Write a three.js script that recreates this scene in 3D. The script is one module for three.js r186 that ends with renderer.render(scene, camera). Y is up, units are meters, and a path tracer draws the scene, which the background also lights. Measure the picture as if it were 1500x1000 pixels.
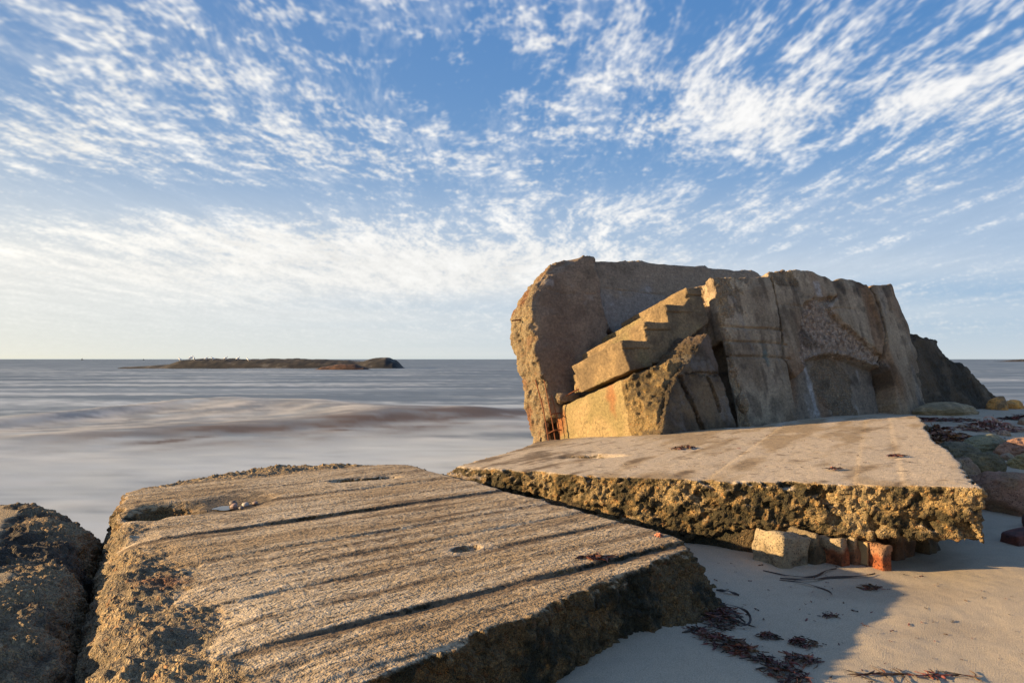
import * as THREE from 'three';
import { mergeGeometries } from 'three/addons/utils/BufferGeometryUtils.js';

// ---------------------------------------------------------------- camera, light, exposure
const scene = new THREE.Scene();
const camera = new THREE.PerspectiveCamera(53.13, 1024 / 682, 0.05, 20000);
camera.position.set(0, 1.1, 0);
camera.rotation.set(Math.atan(0.026), 0, 0);
const renderer = new THREE.WebGLRenderer({ antialias: true });
renderer.setSize(1024, 682);
renderer.toneMapping = THREE.LinearToneMapping;
renderer.toneMappingExposure = 2.4;
renderer.shadowMap.enabled = true;
const SUN_AZ = -94 * Math.PI / 180, SUN_EL = 12.4 * Math.PI / 180;
const sunDir = new THREE.Vector3(Math.sin(SUN_AZ) * Math.cos(SUN_EL), Math.sin(SUN_EL), -Math.cos(SUN_AZ) * Math.cos(SUN_EL));
const sun = new THREE.DirectionalLight(new THREE.Color().setRGB(1.0, 0.71, 0.37), 5.0);
sun.position.copy(sunDir).multiplyScalar(60);
sun.castShadow = true;
sun.shadow.mapSize.set(4096, 4096);
Object.assign(sun.shadow.camera, { left: -20, right: 20, top: 20, bottom: -20, near: 1, far: 140 });
sun.shadow.radius = 1.3;
scene.add(sun, sun.target);

// ---------------------------------------------------------------- noise
function rng(seed) { let s = seed | 0; return () => { s = (s + 0x6d2b79f5) | 0; let t = Math.imul(s ^ (s >>> 15), 1 | s); t = (t + Math.imul(t ^ (t >>> 7), 61 | t)) ^ t; return ((t ^ (t >>> 14)) >>> 0) / 4294967296; }; }
const PERM = new Uint8Array(1024), GX = new Float64Array(256), GY = new Float64Array(256), GZ = new Float64Array(256), RA = new Float64Array(256);
{
  const r = rng(77), a = [...Array(256).keys()];
  for (let i = 255; i > 0; i--) { const j = Math.floor(r() * (i + 1)); [a[i], a[j]] = [a[j], a[i]]; }
  for (let i = 0; i < 1024; i++) PERM[i] = a[i & 255];
  for (let i = 0; i < 256; i++) {
    let x, y, z, l; do { x = r() * 2 - 1; y = r() * 2 - 1; z = r() * 2 - 1; l = x * x + y * y + z * z; } while (l > 1 || l < 0.01);
    l = 1.25 / Math.sqrt(l); GX[i] = x * l; GY[i] = y * l; GZ[i] = z * l; RA[i] = r();
  }
}
function noise3(x, y, z) {
  const fx = Math.floor(x), fy = Math.floor(y), fz = Math.floor(z), X = fx & 255, Y = fy & 255, Z = fz & 255;
  x -= fx; y -= fy; z -= fz;
  const u = x * x * x * (x * (x * 6 - 15) + 10), v = y * y * y * (y * (y * 6 - 15) + 10), w = z * z * z * (z * (z * 6 - 15) + 10);
  const A = PERM[X] + Y, B = PERM[X + 1] + Y, AA = PERM[A] + Z, AB = PERM[A + 1] + Z, BA = PERM[B] + Z, BB = PERM[B + 1] + Z;
  const g = (h, a, b, c) => GX[h] * a + GY[h] * b + GZ[h] * c;
  const x1 = x - 1, y1 = y - 1, z1 = z - 1;
  const a0 = g(PERM[AA], x, y, z), a1 = g(PERM[BA], x1, y, z), a2 = g(PERM[AB], x, y1, z), a3 = g(PERM[BB], x1, y1, z);
  const b0 = g(PERM[AA + 1], x, y, z1), b1 = g(PERM[BA + 1], x1, y, z1), b2 = g(PERM[AB + 1], x, y1, z1), b3 = g(PERM[BB + 1], x1, y1, z1);
  const p = a0 + u * (a1 - a0), q = a2 + u * (a3 - a2), r = b0 + u * (b1 - b0), s = b2 + u * (b3 - b2), m = p + v * (q - p), n = r + v * (s - r);
  return m + w * (n - m);
}
function fbm(x, y, z, oct) { let a = 1, s = 0; for (let i = 0; i < oct; i++) { s += a * noise3(x, y, z); x = x * 2.03 + 11.3; y = y * 2.03 + 5.7; z = z * 2.03 + 3.1; a *= 0.5; } return s; }
function ridged(x, y, z, oct) { let a = 1, s = 0; for (let i = 0; i < oct; i++) { s += a * (1 - 2 * Math.abs(noise3(x, y, z))); x = x * 2.1 + 7.3; y = y * 2.1 + 1.7; z = z * 2.1 + 9.1; a *= 0.5; } return s; }
const WO = { d: 0, d2: 0, id: 0 };
function worley(x, y, z) {
  const fx = Math.floor(x), fy = Math.floor(y), fz = Math.floor(z); let best = 9, second = 9, id = 0;
  for (let k = -1; k < 2; k++) for (let j = -1; j < 2; j++) for (let i = -1; i < 2; i++) {
    const h = PERM[PERM[PERM[(fx + i) & 255] + ((fy + j) & 255)] + ((fz + k) & 255)];
    const dx = fx + i + RA[h] - x, dy = fy + j + RA[(h * 7 + 31) & 255] - y, dz = fz + k + RA[(h * 13 + 97) & 255] - z, d = dx * dx + dy * dy + dz * dz;
    if (d < best) { second = best; best = d; id = h; } else if (d < second) second = d;
  }
  WO.d = Math.sqrt(best); WO.d2 = Math.sqrt(second); WO.id = id;
  return WO.d;
}
const clamp = (x, a = 0, b = 1) => (x < a ? a : x > b ? b : x);
const ss = (a, b, x) => { const t = clamp((x - a) / (b - a)); return t * t * (3 - 2 * t); };
const lerp = (a, b, t) => a + (b - a) * t;
const mix = (a, b, t) => [a[0] + (b[0] - a[0]) * t, a[1] + (b[1] - a[1]) * t, a[2] + (b[2] - a[2]) * t];
const smin = (a, b, k) => { const h = clamp(0.5 + 0.5 * (b - a) / k); return b + (a - b) * h - k * h * (1 - h); };
const smax = (a, b, k) => -smin(-a, -b, k);
function sdPoly(px, py, v) {
  const n = v.length; let d = (px - v[0][0]) ** 2 + (py - v[0][1]) ** 2, s = 1;
  for (let i = 0, j = n - 1; i < n; j = i, i++) {
    const ex = v[j][0] - v[i][0], ey = v[j][1] - v[i][1], wx = px - v[i][0], wy = py - v[i][1], t = clamp((wx * ex + wy * ey) / (ex * ex + ey * ey));
    const bx = wx - ex * t, by = wy - ey * t; d = Math.min(d, bx * bx + by * by);
    const c1 = py >= v[i][1], c2 = py < v[j][1], c3 = ex * wy > ey * wx;
    if ((c1 && c2 && c3) || (!c1 && !c2 && !c3)) s = -s;
  }
  return s * Math.sqrt(d);
}
function sdPath(px, py, v) { let d = 1e9; for (let i = 0; i + 1 < v.length; i++) { const ex = v[i + 1][0] - v[i][0], ey = v[i + 1][1] - v[i][1], wx = px - v[i][0], wy = py - v[i][1], t = clamp((wx * ex + wy * ey) / (ex * ex + ey * ey)); d = Math.min(d, Math.hypot(wx - ex * t, wy - ey * t)); } return d; }
const sdBox = (x, y, z, cx, cy, cz, hx, hy, hz) => { const a = Math.abs(x - cx) - hx, b = Math.abs(y - cy) - hy, c = Math.abs(z - cz) - hz; return Math.hypot(Math.max(a, 0), Math.max(b, 0), Math.max(c, 0)) + Math.min(Math.max(a, b, c), 0); };

// ---------------------------------------------------------------- sky: air and streaked high cloud, computed for every direction
{
  const W = 4096, H = 2048, data = new Float32Array(W * H * 4);
  const bank = [[-1.9, -5.0, 1.7, 1.0, 0.3], [-1.85, -2.75, 0.55, 0.42, 0.42], [-0.55, -2.9, 0.7, 0.6, 0.26], [-2.2, -6.2, 2.6, 1.9, 0.42], [0.1, -6.0, 1.6, 1.4, 0.3], [0.95, -2.6, 0.42, 0.55, 0.36], [1.75, -2.5, 0.45, 0.9, 0.36], [2.3, -3.3, 0.45, 0.5, 0.3], [0.35, -2.2, 0.35, 0.4, 0.22],
    [-1.7, -3.62, 0.9, 0.26, -0.5], [0.2, -3.75, 0.7, 0.5, 0.24], [1.7, -4.1, 0.9, 0.6, 0.24], [-0.34, -2.15, 0.3, 0.35, -0.16], [1.42, -2.95, 0.22, 0.4, -0.4], [2.6, -5.5, 1.3, 1.6, -0.3], [0.45, -3.2, 0.25, 0.3, -0.15], [-1.4, -2.1, 0.5, 0.3, 0.1]];
  for (let row = 0; row < H; row++) {
    const up = ((row + 0.5) / H - 0.5) * Math.PI, y = Math.sin(up), cy = Math.cos(up), el = up * 180 / Math.PI;
    for (let col = 0; col < W; col++) {
      const o = (row * W + col) * 4; data[o + 3] = 1;
      if (y < -0.02) { data[o] = 0.2; data[o + 1] = 0.22; data[o + 2] = 0.25; continue; }
      const az = ((col + 0.5) / W - 0.5) * 2 * Math.PI, x = Math.cos(az) * cy, z = Math.sin(az) * cy;
      const ang = Math.acos(clamp(x * sunDir.x + y * sunDir.y + z * sunDir.z, -1, 1)) * 180 / Math.PI, glow = Math.exp(-ang / 34), e = Math.max(el, 0);
      // clear air
      const t1 = Math.exp(-e / 7.5), t2 = Math.exp(-e / 17);
      let c = mix([0.033, 0.142, 0.40], [0.135, 0.375, 0.66], t2);
      c = mix(c, [0.47, 0.54, 0.60], t1);
      c = mix(c, [0.92, 0.84, 0.60], clamp(glow * (0.35 + 2.8 * t1)));
      if (y > 0.004) {
        const k = 1 / (y + 0.035), px = x * k, pz = z * k;
        const wx = px + 0.16 * noise3(px * 1.1, pz * 0.7, 4.2) + 0.05 * noise3(px * 3.1, pz * 2.4, 9.2), wz = pz + 0.2 * noise3(px * 1.1 + 30, pz * 0.7, 1.2);
        let cov = -0.15 + 0.28 * noise3(px * 0.55 + 3, pz * 0.42, 8.8) + 0.14 * noise3(px * 1.3, pz * 1.1, 2.8);
        for (const b of bank) { const dx = (px - b[0]) / b[2], dz = (pz - b[1]) / b[3], q = dx * dx + dz * dz; if (q < 6) cov += b[4] * Math.exp(-q); }
        const streak = 0.8 * noise3(wx * 5.2, wz * 1.25, 0.5) + 0.62 * noise3(wx * 12 + 9, wz * 3.2, 3.5) + 0.55 * noise3(wx * 26, wz * 7, 7.5) + 0.46 * noise3(wx * 56, wz * 18, 1.5) + 0.34 * noise3(wx * 110, wz * 40, 6.5);
        const dabs = 0.75 * noise3(wx * 9 + wz * 2.5, wz * 8, 12.5) + 0.6 * noise3(wx * 20 + wz * 5, wz * 16, 2.2) + 0.5 * noise3(wx * 42, wz * 30, 5.2) + 0.36 * noise3(wx * 85, wz * 60, 8.2);
        const cell = ss(-0.15, 0.35, noise3(px * 0.7 + 1.7, pz * 0.6, 21.3) + 0.3 * ss(0.9, -0.6, px) - 0.1);
        const s = lerp(streak, dabs * 0.9 + streak * 0.35, cell) * lerp(1, 0.62, ss(5, 10, Math.hypot(px, pz)));
        let a = ss(-0.1, 0.74, s * 0.74 + cov * 1.35 + 0.03);
        a = clamp(a * 0.97 + 0.38 * ss(-0.1, 0.9, cov + 0.5 * streak + 0.15) * (1 - a)) * ss(0.004, 0.05, y);
        // high thin veil, thicker low in the sky
        const veil = 0.75 * Math.exp(-(((e - 6.0) / 5.5) ** 2)) * clamp(0.66 + 0.5 * noise3(px * 0.22, pz * 0.5, 3.3) - 0.1 * px);
        a = 1 - (1 - a) * (1 - clamp(veil));
        const lit = mix([0.88, 0.87, 0.86], [1.0, 0.95, 0.83], clamp(glow * 2.6 + 0.15 * t1)), shade = clamp(0.9 + 0.12 * streak, 0.72, 1.05);
        const low = mix(lit.map((v) => v * shade), [0.60, 0.62, 0.62], clamp(0.75 * t1 - glow * 0.9));
        c = mix(c, low, clamp(a) * 0.95);
      }
      data[o] = c[0] * 0.495; data[o + 1] = c[1] * 0.495; data[o + 2] = c[2] * 0.495;
    }
  }
  const t = new THREE.DataTexture(data, W, H, THREE.RGBAFormat, THREE.FloatType);
  t.mapping = THREE.EquirectangularReflectionMapping; t.magFilter = THREE.LinearFilter; t.minFilter = THREE.LinearFilter; t.wrapS = THREE.RepeatWrapping; t.needsUpdate = true;
  scene.background = t; scene.environment = t;
}
console.log('sky', Math.round(performance.now()));

// ---------------------------------------------------------------- textures (tiling, one tile a given number of metres)
const toS = (l) => 255 * (l <= 0.0031308 ? 12.92 * l : 1.055 * Math.pow(Math.min(l, 1), 1 / 2.4) - 0.055);
function pnoise(x, y, per, z = 0) {   // periodic in x and y
  const fx = Math.floor(x), fy = Math.floor(y), X = ((fx % per) + per) % per, Y = ((fy % per) + per) % per, X1 = (X + 1) % per, Y1 = (Y + 1) % per; x -= fx; y -= fy;
  const u = x * x * x * (x * (x * 6 - 15) + 10), v = y * y * y * (y * (y * 6 - 15) + 10), h = (a, b) => PERM[PERM[PERM[a & 255] + (b & 255)] + z + ((a >> 8) * 37 & 63)];
  const g = (i, a, b) => (GX[i] * a + GY[i] * b) * 1.25, a = g(h(X, Y), x, y), b = g(h(X1, Y), x - 1, y), c = g(h(X, Y1), x, y - 1), d = g(h(X1, Y1), x - 1, y - 1), m = a + u * (b - a);
  return m + v * (c + u * (d - c) - m);
}
function pworley(x, y, per, z = 0) {
  const fx = Math.floor(x), fy = Math.floor(y); let best = 9, id = 0, second = 9;
  for (let j = -1; j < 2; j++) for (let i = -1; i < 2; i++) {
    const X = (((fx + i) % per) + per) % per, Y = (((fy + j) % per) + per) % per, h = PERM[PERM[PERM[X] + Y] + z], dx = fx + i + RA[h] - x, dy = fy + j + RA[(h * 7 + 31) & 255] - y, d = dx * dx + dy * dy;
    if (d < best) { second = best; best = d; id = h; } else if (d < second) second = d;
  }
  WO.d = Math.sqrt(best); WO.d2 = Math.sqrt(second); WO.id = id; return WO.d;
}
function tile(n, metres, fn) {
  const col = new Uint8Array(n * n * 4), bump = new Float32Array(n * n * 4), out = [0, 0, 0, 0];
  for (let j = 0; j < n; j++) for (let i = 0; i < n; i++) {
    fn(i / n, j / n, out); const o = (j * n + i) * 4;
    col[o] = toS(out[0]); col[o + 1] = toS(out[1]); col[o + 2] = toS(out[2]); col[o + 3] = 255;
    bump[o] = bump[o + 1] = bump[o + 2] = out[3]; bump[o + 3] = 1;
  }
  const set = (t) => { t.wrapS = t.wrapT = THREE.RepeatWrapping; t.magFilter = THREE.LinearFilter; t.minFilter = THREE.LinearMipmapLinearFilter; t.repeat.set(1 / metres, 1 / metres); t.needsUpdate = true; return t; };
  const map = set(new THREE.DataTexture(col, n, n)); map.colorSpace = THREE.SRGBColorSpace;
  return { map, bump: set(new THREE.DataTexture(bump, n, n, THREE.RGBAFormat, THREE.FloatType)) };
}
// speckled cement face with pits
const grainTex = tile(1024, 0.8, (u, v, o) => {
  const f = 0.5 * pnoise(u * 24, v * 24, 24, 3) + 0.5 * pnoise(u * 60, v * 60, 60, 9) + 0.45 * pnoise(u * 130, v * 130, 130, 5), fine = pnoise(u * 250, v * 250, 250, 7);
  pworley(u * 70, v * 70, 70, 2); const pit = WO.id > 190 ? ss(0.32, 0.12, WO.d) : 0, peb = WO.id < 40 ? ss(0.34, 0.2, WO.d) : 0;
  const k = clamp(0.76 + 0.34 * f + 0.24 * fine - 0.5 * pit + 0.18 * peb, 0.1, 1);
  o[0] = k; o[1] = k * (0.985 - 0.02 * fine); o[2] = k * (0.965 - 0.03 * f); o[3] = 0.55 + 0.3 * f + 0.2 * fine - 0.6 * pit + 0.35 * peb;
});
// exposed aggregate: cement with small stones of several tints
const stoneTints = [[0.95, 0.86, 0.68], [0.78, 0.74, 0.68], [0.62, 0.55, 0.44], [0.45, 0.43, 0.4], [0.9, 0.72, 0.48], [0.66, 0.46, 0.34], [0.5, 0.5, 0.46], [1, 0.95, 0.85]];
const aggTex = tile(1024, 0.5, (u, v, o) => {
  const wx = u * 26 + 0.35 * pnoise(u * 40, v * 40, 40, 11), wy = v * 26 + 0.35 * pnoise(u * 40 + 0.5, v * 40, 40, 15);
  pworley(wx, wy, 26, 4); const big = ss(0.5, 0.36, WO.d) * (WO.id > 110 ? 1 : 0), tint = stoneTints[WO.id & 7], dome = 1 - WO.d * WO.d * 3;
  pworley(u * 70, v * 70, 70, 8); const sm = ss(0.45, 0.3, WO.d) * (WO.id > 90 ? 1 : 0), tint2 = stoneTints[(WO.id >> 2) & 7], dome2 = 1 - WO.d * WO.d * 3;
  const f = pnoise(u * 60, v * 60, 60, 3) + 0.7 * pnoise(u * 160, v * 160, 160, 5), m = clamp(0.44 + 0.3 * f, 0.06, 1); let c = [m, m * 0.94, m * 0.84];
  c = mix(c, tint2.map((q) => q * (0.9 + 0.12 * f)), sm * 0.7); c = mix(c, tint.map((q) => q * (0.92 + 0.1 * f)), big * 0.85);
  o[0] = c[0]; o[1] = c[1]; o[2] = c[2]; o[3] = 0.25 + 0.12 * f + sm * 0.22 * dome2 + big * 0.45 * dome;
});
// board-marked slab top: u runs along the boards
const streakTex = tile(2048, 2, (u, v, o) => {
  const wob = 0.012 * pnoise(u * 10, v * 10, 10, 21);
  const s1 = pnoise(u * 22, (v + wob) * 90, 90 * 22, 3), s2 = pnoise(u * 64, (v + wob) * 180, 64 * 180, 9), g1 = pnoise(u * 300, v * 340, 300 * 340, 5), g2 = pnoise(u * 150, v * 170, 150 * 170, 1), g3 = pnoise(u * 620, v * 640, 620 * 640, 4);
  const g0 = pnoise(u * 70, v * 90, 70 * 90, 13), f = 0.5 * s1 + 0.5 * s2 + 0.45 * g0 + 0.45 * g2 + 0.4 * g1 + 0.22 * g3, pit = ss(-0.22, -0.75, f), top = ss(0.2, 0.8, f);
  const k = clamp(0.7 + 0.42 * f - 0.3 * pit + 0.06 * top, 0.07, 1);
  o[0] = k; o[1] = k * (0.95 + 0.03 * top); o[2] = k * (0.87 + 0.08 * top); o[3] = 0.6 + 0.4 * f - 0.3 * pit;
});
const sandTex = tile(1024, 0.6, (u, v, o) => {
  const f = pnoise(u * 250, v * 250, 250, 5), g = pnoise(u * 120, v * 120, 120, 9), q = pnoise(u * 60, v * 60, 60, 7), h = pnoise(u * 12, v * 12, 12, 2), k = clamp(0.8 + 0.26 * f + 0.2 * g + 0.1 * q + 0.05 * h, 0.2, 1);
  o[0] = k; o[1] = k * (0.98 + 0.02 * g); o[2] = k * (0.95 + 0.03 * f); o[3] = 0.5 + 0.3 * f + 0.3 * g + 0.4 * h;
});
console.log('tex', Math.round(performance.now()));
function mat(tex, bump, rough = 0.93, extra = {}) { return new THREE.MeshStandardMaterial({ map: tex.map, bumpMap: tex.bump, bumpScale: bump, roughness: rough, metalness: 0, vertexColors: true, color: 0xffffff, ...extra }); }
const M = { face: mat(grainTex, 0.013), agg: mat(aggTex, 0.02), top: mat(streakTex, 0.008), sand: mat(sandTex, 0.004, 0.95), rock: mat(grainTex, 0.016, 0.8), dusty: mat(grainTex, 0.005) };

// ---------------------------------------------------------------- meshing of signed distance shapes (surface nets on a rectilinear grid)
const axis = (a, b, step) => { const n = Math.max(2, Math.ceil((b - a) / step)), r = new Float64Array(n + 1); for (let i = 0; i <= n; i++) r[i] = a + (b - a) * i / n; return r; };
const axisOf = (a, b, stepAt) => { const r = [a]; while (r[r.length - 1] < b) r.push(r[r.length - 1] + stepAt(r[r.length - 1])); return Float64Array.from(r); };
function net(f, xs, ys, zs, margin) {
  const nx = xs.length, ny = ys.length, nz = zs.length, B = 8, val = new Float32Array(nx * ny * nz).fill(NaN), at = (i, j, k) => i + nx * (j + ny * k), cell = new Int32Array(nx * ny * nz).fill(-1), pos = [];
  for (let bk = 0; bk < nz - 1; bk += B) for (let bj = 0; bj < ny - 1; bj += B) for (let bi = 0; bi < nx - 1; bi += B) {
    const ei = Math.min(bi + B, nx - 1), ej = Math.min(bj + B, ny - 1), ek = Math.min(bk + B, nz - 1);
    const hx = (xs[ei] - xs[bi]) / 2, hy = (ys[ej] - ys[bj]) / 2, hz = (zs[ek] - zs[bk]) / 2;
    if (Math.abs(f(xs[bi] + hx, ys[bj] + hy, zs[bk] + hz)) > Math.hypot(hx, hy, hz) + margin) continue;
    for (let k = bk; k <= ek; k++) for (let j = bj; j <= ej; j++) for (let i = bi; i <= ei; i++) { const a = at(i, j, k); if (val[a] !== val[a]) val[a] = f(xs[i], ys[j], zs[k]); }
    for (let k = bk; k < ek; k++) for (let j = bj; j < ej; j++) for (let i = bi; i < ei; i++) {
      let mask = 0; for (let c = 0; c < 8; c++) if (val[at(i + (c & 1), j + ((c >> 1) & 1), k + (c >> 2))] < 0) mask |= 1 << c;
      if (mask === 0 || mask === 255) continue;
      let sx = 0, sy = 0, sz = 0, n = 0;
      for (let c = 0; c < 8; c++) for (let d = 0; d < 3; d++) {
        if (c & (1 << d)) continue; const e = c | (1 << d); if (((mask >> c) & 1) === ((mask >> e) & 1)) continue;
        const v0 = val[at(i + (c & 1), j + ((c >> 1) & 1), k + (c >> 2))], v1 = val[at(i + (e & 1), j + ((e >> 1) & 1), k + (e >> 2))], t = v0 / (v0 - v1);
        sx += d === 0 ? lerp(xs[i], xs[i + 1], t) : xs[i + (c & 1)]; sy += d === 1 ? lerp(ys[j], ys[j + 1], t) : ys[j + ((c >> 1) & 1)]; sz += d === 2 ? lerp(zs[k], zs[k + 1], t) : zs[k + (c >> 2)]; n++;
      }
      cell[at(i, j, k)] = pos.length / 3; pos.push(sx / n, sy / n, sz / n);
    }
  }
  const tri = [], quad = (a, b, c, d, flip) => { if (a < 0 || b < 0 || c < 0 || d < 0) return; if (flip) tri.push(a, d, c, a, c, b); else tri.push(a, b, c, a, c, d); };
  for (let k = 0; k < nz - 1; k++) for (let j = 0; j < ny - 1; j++) for (let i = 0; i < nx - 1; i++) {
    const v = val[at(i, j, k)]; if (v !== v) continue; const s = v < 0;
    let w = val[at(i + 1, j, k)]; if (w === w && (w < 0) !== s && j > 0 && k > 0) quad(cell[at(i, j - 1, k - 1)], cell[at(i, j, k - 1)], cell[at(i, j, k)], cell[at(i, j - 1, k)], !s);
    w = val[at(i, j + 1, k)]; if (w === w && (w < 0) !== s && i > 0 && k > 0) quad(cell[at(i - 1, j, k - 1)], cell[at(i - 1, j, k)], cell[at(i, j, k)], cell[at(i, j, k - 1)], !s);
    w = val[at(i, j, k + 1)]; if (w === w && (w < 0) !== s && i > 0 && j > 0) quad(cell[at(i - 1, j - 1, k)], cell[at(i, j - 1, k)], cell[at(i, j, k)], cell[at(i - 1, j, k)], !s);
  }
  return { pos: Float32Array.from(pos), tri: Uint32Array.from(tri) };
}
function normals({ pos, tri }) {
  const n = new Float32Array(pos.length);
  for (let t = 0; t < tri.length; t += 3) {
    const a = tri[t] * 3, b = tri[t + 1] * 3, c = tri[t + 2] * 3, ux = pos[b] - pos[a], uy = pos[b + 1] - pos[a + 1], uz = pos[b + 2] - pos[a + 2], vx = pos[c] - pos[a], vy = pos[c + 1] - pos[a + 1], vz = pos[c + 2] - pos[a + 2];
    const x = uy * vz - uz * vy, y = uz * vx - ux * vz, z = ux * vy - uy * vx;
    for (const i of [a, b, c]) { n[i] += x; n[i + 1] += y; n[i + 2] += z; }
  }
  for (let i = 0; i < n.length; i += 3) { const l = Math.hypot(n[i], n[i + 1], n[i + 2]) || 1; n[i] /= l; n[i + 1] /= l; n[i + 2] /= l; }
  return n;
}
// disp(x, y, z, n) moves a vertex along its normal; color(x, y, z, nx, ny, nz) gives its own colour; slot(...) picks a material; turn rotates the top's uv
function solid(f, xs, ys, zs, { margin = 0.1, disp, color, slot, materials, turn = 0 }) {
  const m = net(f, xs, ys, zs, margin); let n = normals(m);
  if (disp) { const { pos } = m; for (let i = 0; i < pos.length; i += 3) { const d = disp(pos[i], pos[i + 1], pos[i + 2], n[i], n[i + 1], n[i + 2]); pos[i] += n[i] * d; pos[i + 1] += n[i + 1] * d; pos[i + 2] += n[i + 2] * d; } n = normals(m); }
  return dress(m, n, color, slot, materials, turn);
}
function dress(m, n, color, slot, materials, turn = 0) {
  const { pos, tri } = m, nv = pos.length / 3, cols = new Float32Array(pos.length), key = new Map(), P = [], N = [], C = [], UV = [], lists = materials.map(() => []), ct = Math.cos(turn), st = Math.sin(turn);
  for (let i = 0; i < nv; i++) { const c = color(pos[3 * i], pos[3 * i + 1], pos[3 * i + 2], n[3 * i], n[3 * i + 1], n[3 * i + 2]); cols[3 * i] = Math.max(c[0], 0.002); cols[3 * i + 1] = Math.max(c[1], 0.002); cols[3 * i + 2] = Math.max(c[2], 0.002); }
  for (let t = 0; t < tri.length; t += 3) {
    const a = tri[t], b = tri[t + 1], c = tri[t + 2], nx = n[3 * a] + n[3 * b] + n[3 * c], ny = n[3 * a + 1] + n[3 * b + 1] + n[3 * c + 1], nz = n[3 * a + 2] + n[3 * b + 2] + n[3 * c + 2];
    const ax = Math.abs(nx), ay = Math.abs(ny), az = Math.abs(nz), w = ay >= ax && ay >= az ? 1 : ax >= az ? 0 : 2;
    const s = slot ? slot((pos[3 * a] + pos[3 * b] + pos[3 * c]) / 3, (pos[3 * a + 1] + pos[3 * b + 1] + pos[3 * c + 1]) / 3, (pos[3 * a + 2] + pos[3 * b + 2] + pos[3 * c + 2]) / 3, nx / 3, ny / 3, nz / 3) : 0;
    for (const i of [a, b, c]) {
      const k = i * 3 + w; let j = key.get(k);
      if (j === undefined) {
        j = P.length / 3; key.set(k, j); const x = pos[3 * i], y = pos[3 * i + 1], z = pos[3 * i + 2];
        P.push(x, y, z); N.push(n[3 * i], n[3 * i + 1], n[3 * i + 2]); C.push(cols[3 * i], cols[3 * i + 1], cols[3 * i + 2]);
        if (w === 1) UV.push(x * ct + z * st, -x * st + z * ct); else if (w === 0) UV.push(z, y); else UV.push(x, y);
      }
      lists[s].push(j);
    }
  }
  const g = new THREE.BufferGeometry(); g.setAttribute('position', new THREE.Float32BufferAttribute(P, 3)); g.setAttribute('normal', new THREE.Float32BufferAttribute(N, 3)); g.setAttribute('color', new THREE.Float32BufferAttribute(C, 3)); g.setAttribute('uv', new THREE.Float32BufferAttribute(UV, 2));
  const idx = new Uint32Array(lists.reduce((q, l) => q + l.length, 0)); let at = 0;
  lists.forEach((l, k) => { for (let i = 0; i < l.length; i++) idx[at + i] = l[i]; if (lists.length > 1) g.addGroup(at, l.length, k); at += l.length; });
  g.setIndex(new THREE.BufferAttribute(idx, 1));
  return new THREE.Mesh(g, materials.length > 1 ? materials : materials[0]);
}
const used = {};
const numbered = (name) => { used[name] = (used[name] ?? -1) + 1; return used[name] ? `${name}_${String(used[name]).padStart(3, '0')}` : name; };
function thing(o, name, label, category, group) { o.name = numbered(name); o.userData = { label, category, ...(group ? { group } : {}) }; scene.add(o); return o; }
function part(o, name, parent, label) { o.name = name; if (label) o.userData.label = label; parent.add(o); return o; }
function structure(o, name) { o.name = name; o.userData.kind = 'structure'; scene.add(o); return o; }

// ---------------------------------------------------------------- colours of the place (linear)
const K = { tan: [0.45, 0.325, 0.185], pale: [0.62, 0.50, 0.345], dust: [0.64, 0.515, 0.365], brown: [0.145, 0.09, 0.045], dark: [0.05, 0.038, 0.024], algae: [0.05, 0.047, 0.02], ochre: [0.40, 0.26, 0.10], rust: [0.33, 0.095, 0.025], grey: [0.29, 0.265, 0.235], wall: [0.31, 0.235, 0.155], white: [0.62, 0.59, 0.55], sand: [0.59, 0.485, 0.345] };

// ---------------------------------------------------------------- sand and sea
const SEA = -0.35;
const sandY = (x, z) => {
  const back = 0.3 * ss(-4.6, -9.6, z) * ss(1.5, 4, x), shore = ss(-10.9 - 0.25 * (x - 6), -14.5 - 0.25 * (x - 6), z), left = ss(0.6, -2.2, x + 0.25 * (z + 3)) * ss(-1, -3, z - 0.5 * x);
  return back - 1.0 * shore - 0.9 * left + 0.012 * noise3(x * 1.3, z * 1.3, 3.3) + 0.006 * noise3(x * 4, z * 5, 1.3) + 0.003 * noise3(x * 8 + z * 3, z * 14, 6.3) - 0.02 * ss(0.5, 0, Math.hypot(x - 1.0, z + 3.0));
};
function sheet(us, vs, at, color) {
  const nu = us.length, nv = vs.length, P = [], C = [], UV = [], I = [];
  for (let j = 0; j < nv; j++) for (let i = 0; i < nu; i++) { const p = at(us[i], vs[j]), c = color(p[0], p[1], p[2]); P.push(...p); C.push(...c); UV.push(p[0], p[2]); }
  for (let j = 0; j + 1 < nv; j++) for (let i = 0; i + 1 < nu; i++) { const a = j * nu + i; I.push(a, a + 1, a + nu, a + 1, a + nu + 1, a + nu); }
  const g = new THREE.BufferGeometry(); g.setAttribute('position', new THREE.Float32BufferAttribute(P, 3)); g.setAttribute('color', new THREE.Float32BufferAttribute(C, 3)); g.setAttribute('uv', new THREE.Float32BufferAttribute(UV, 2));
  g.setIndex(I); g.computeVertexNormals(); return g;
}
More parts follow.
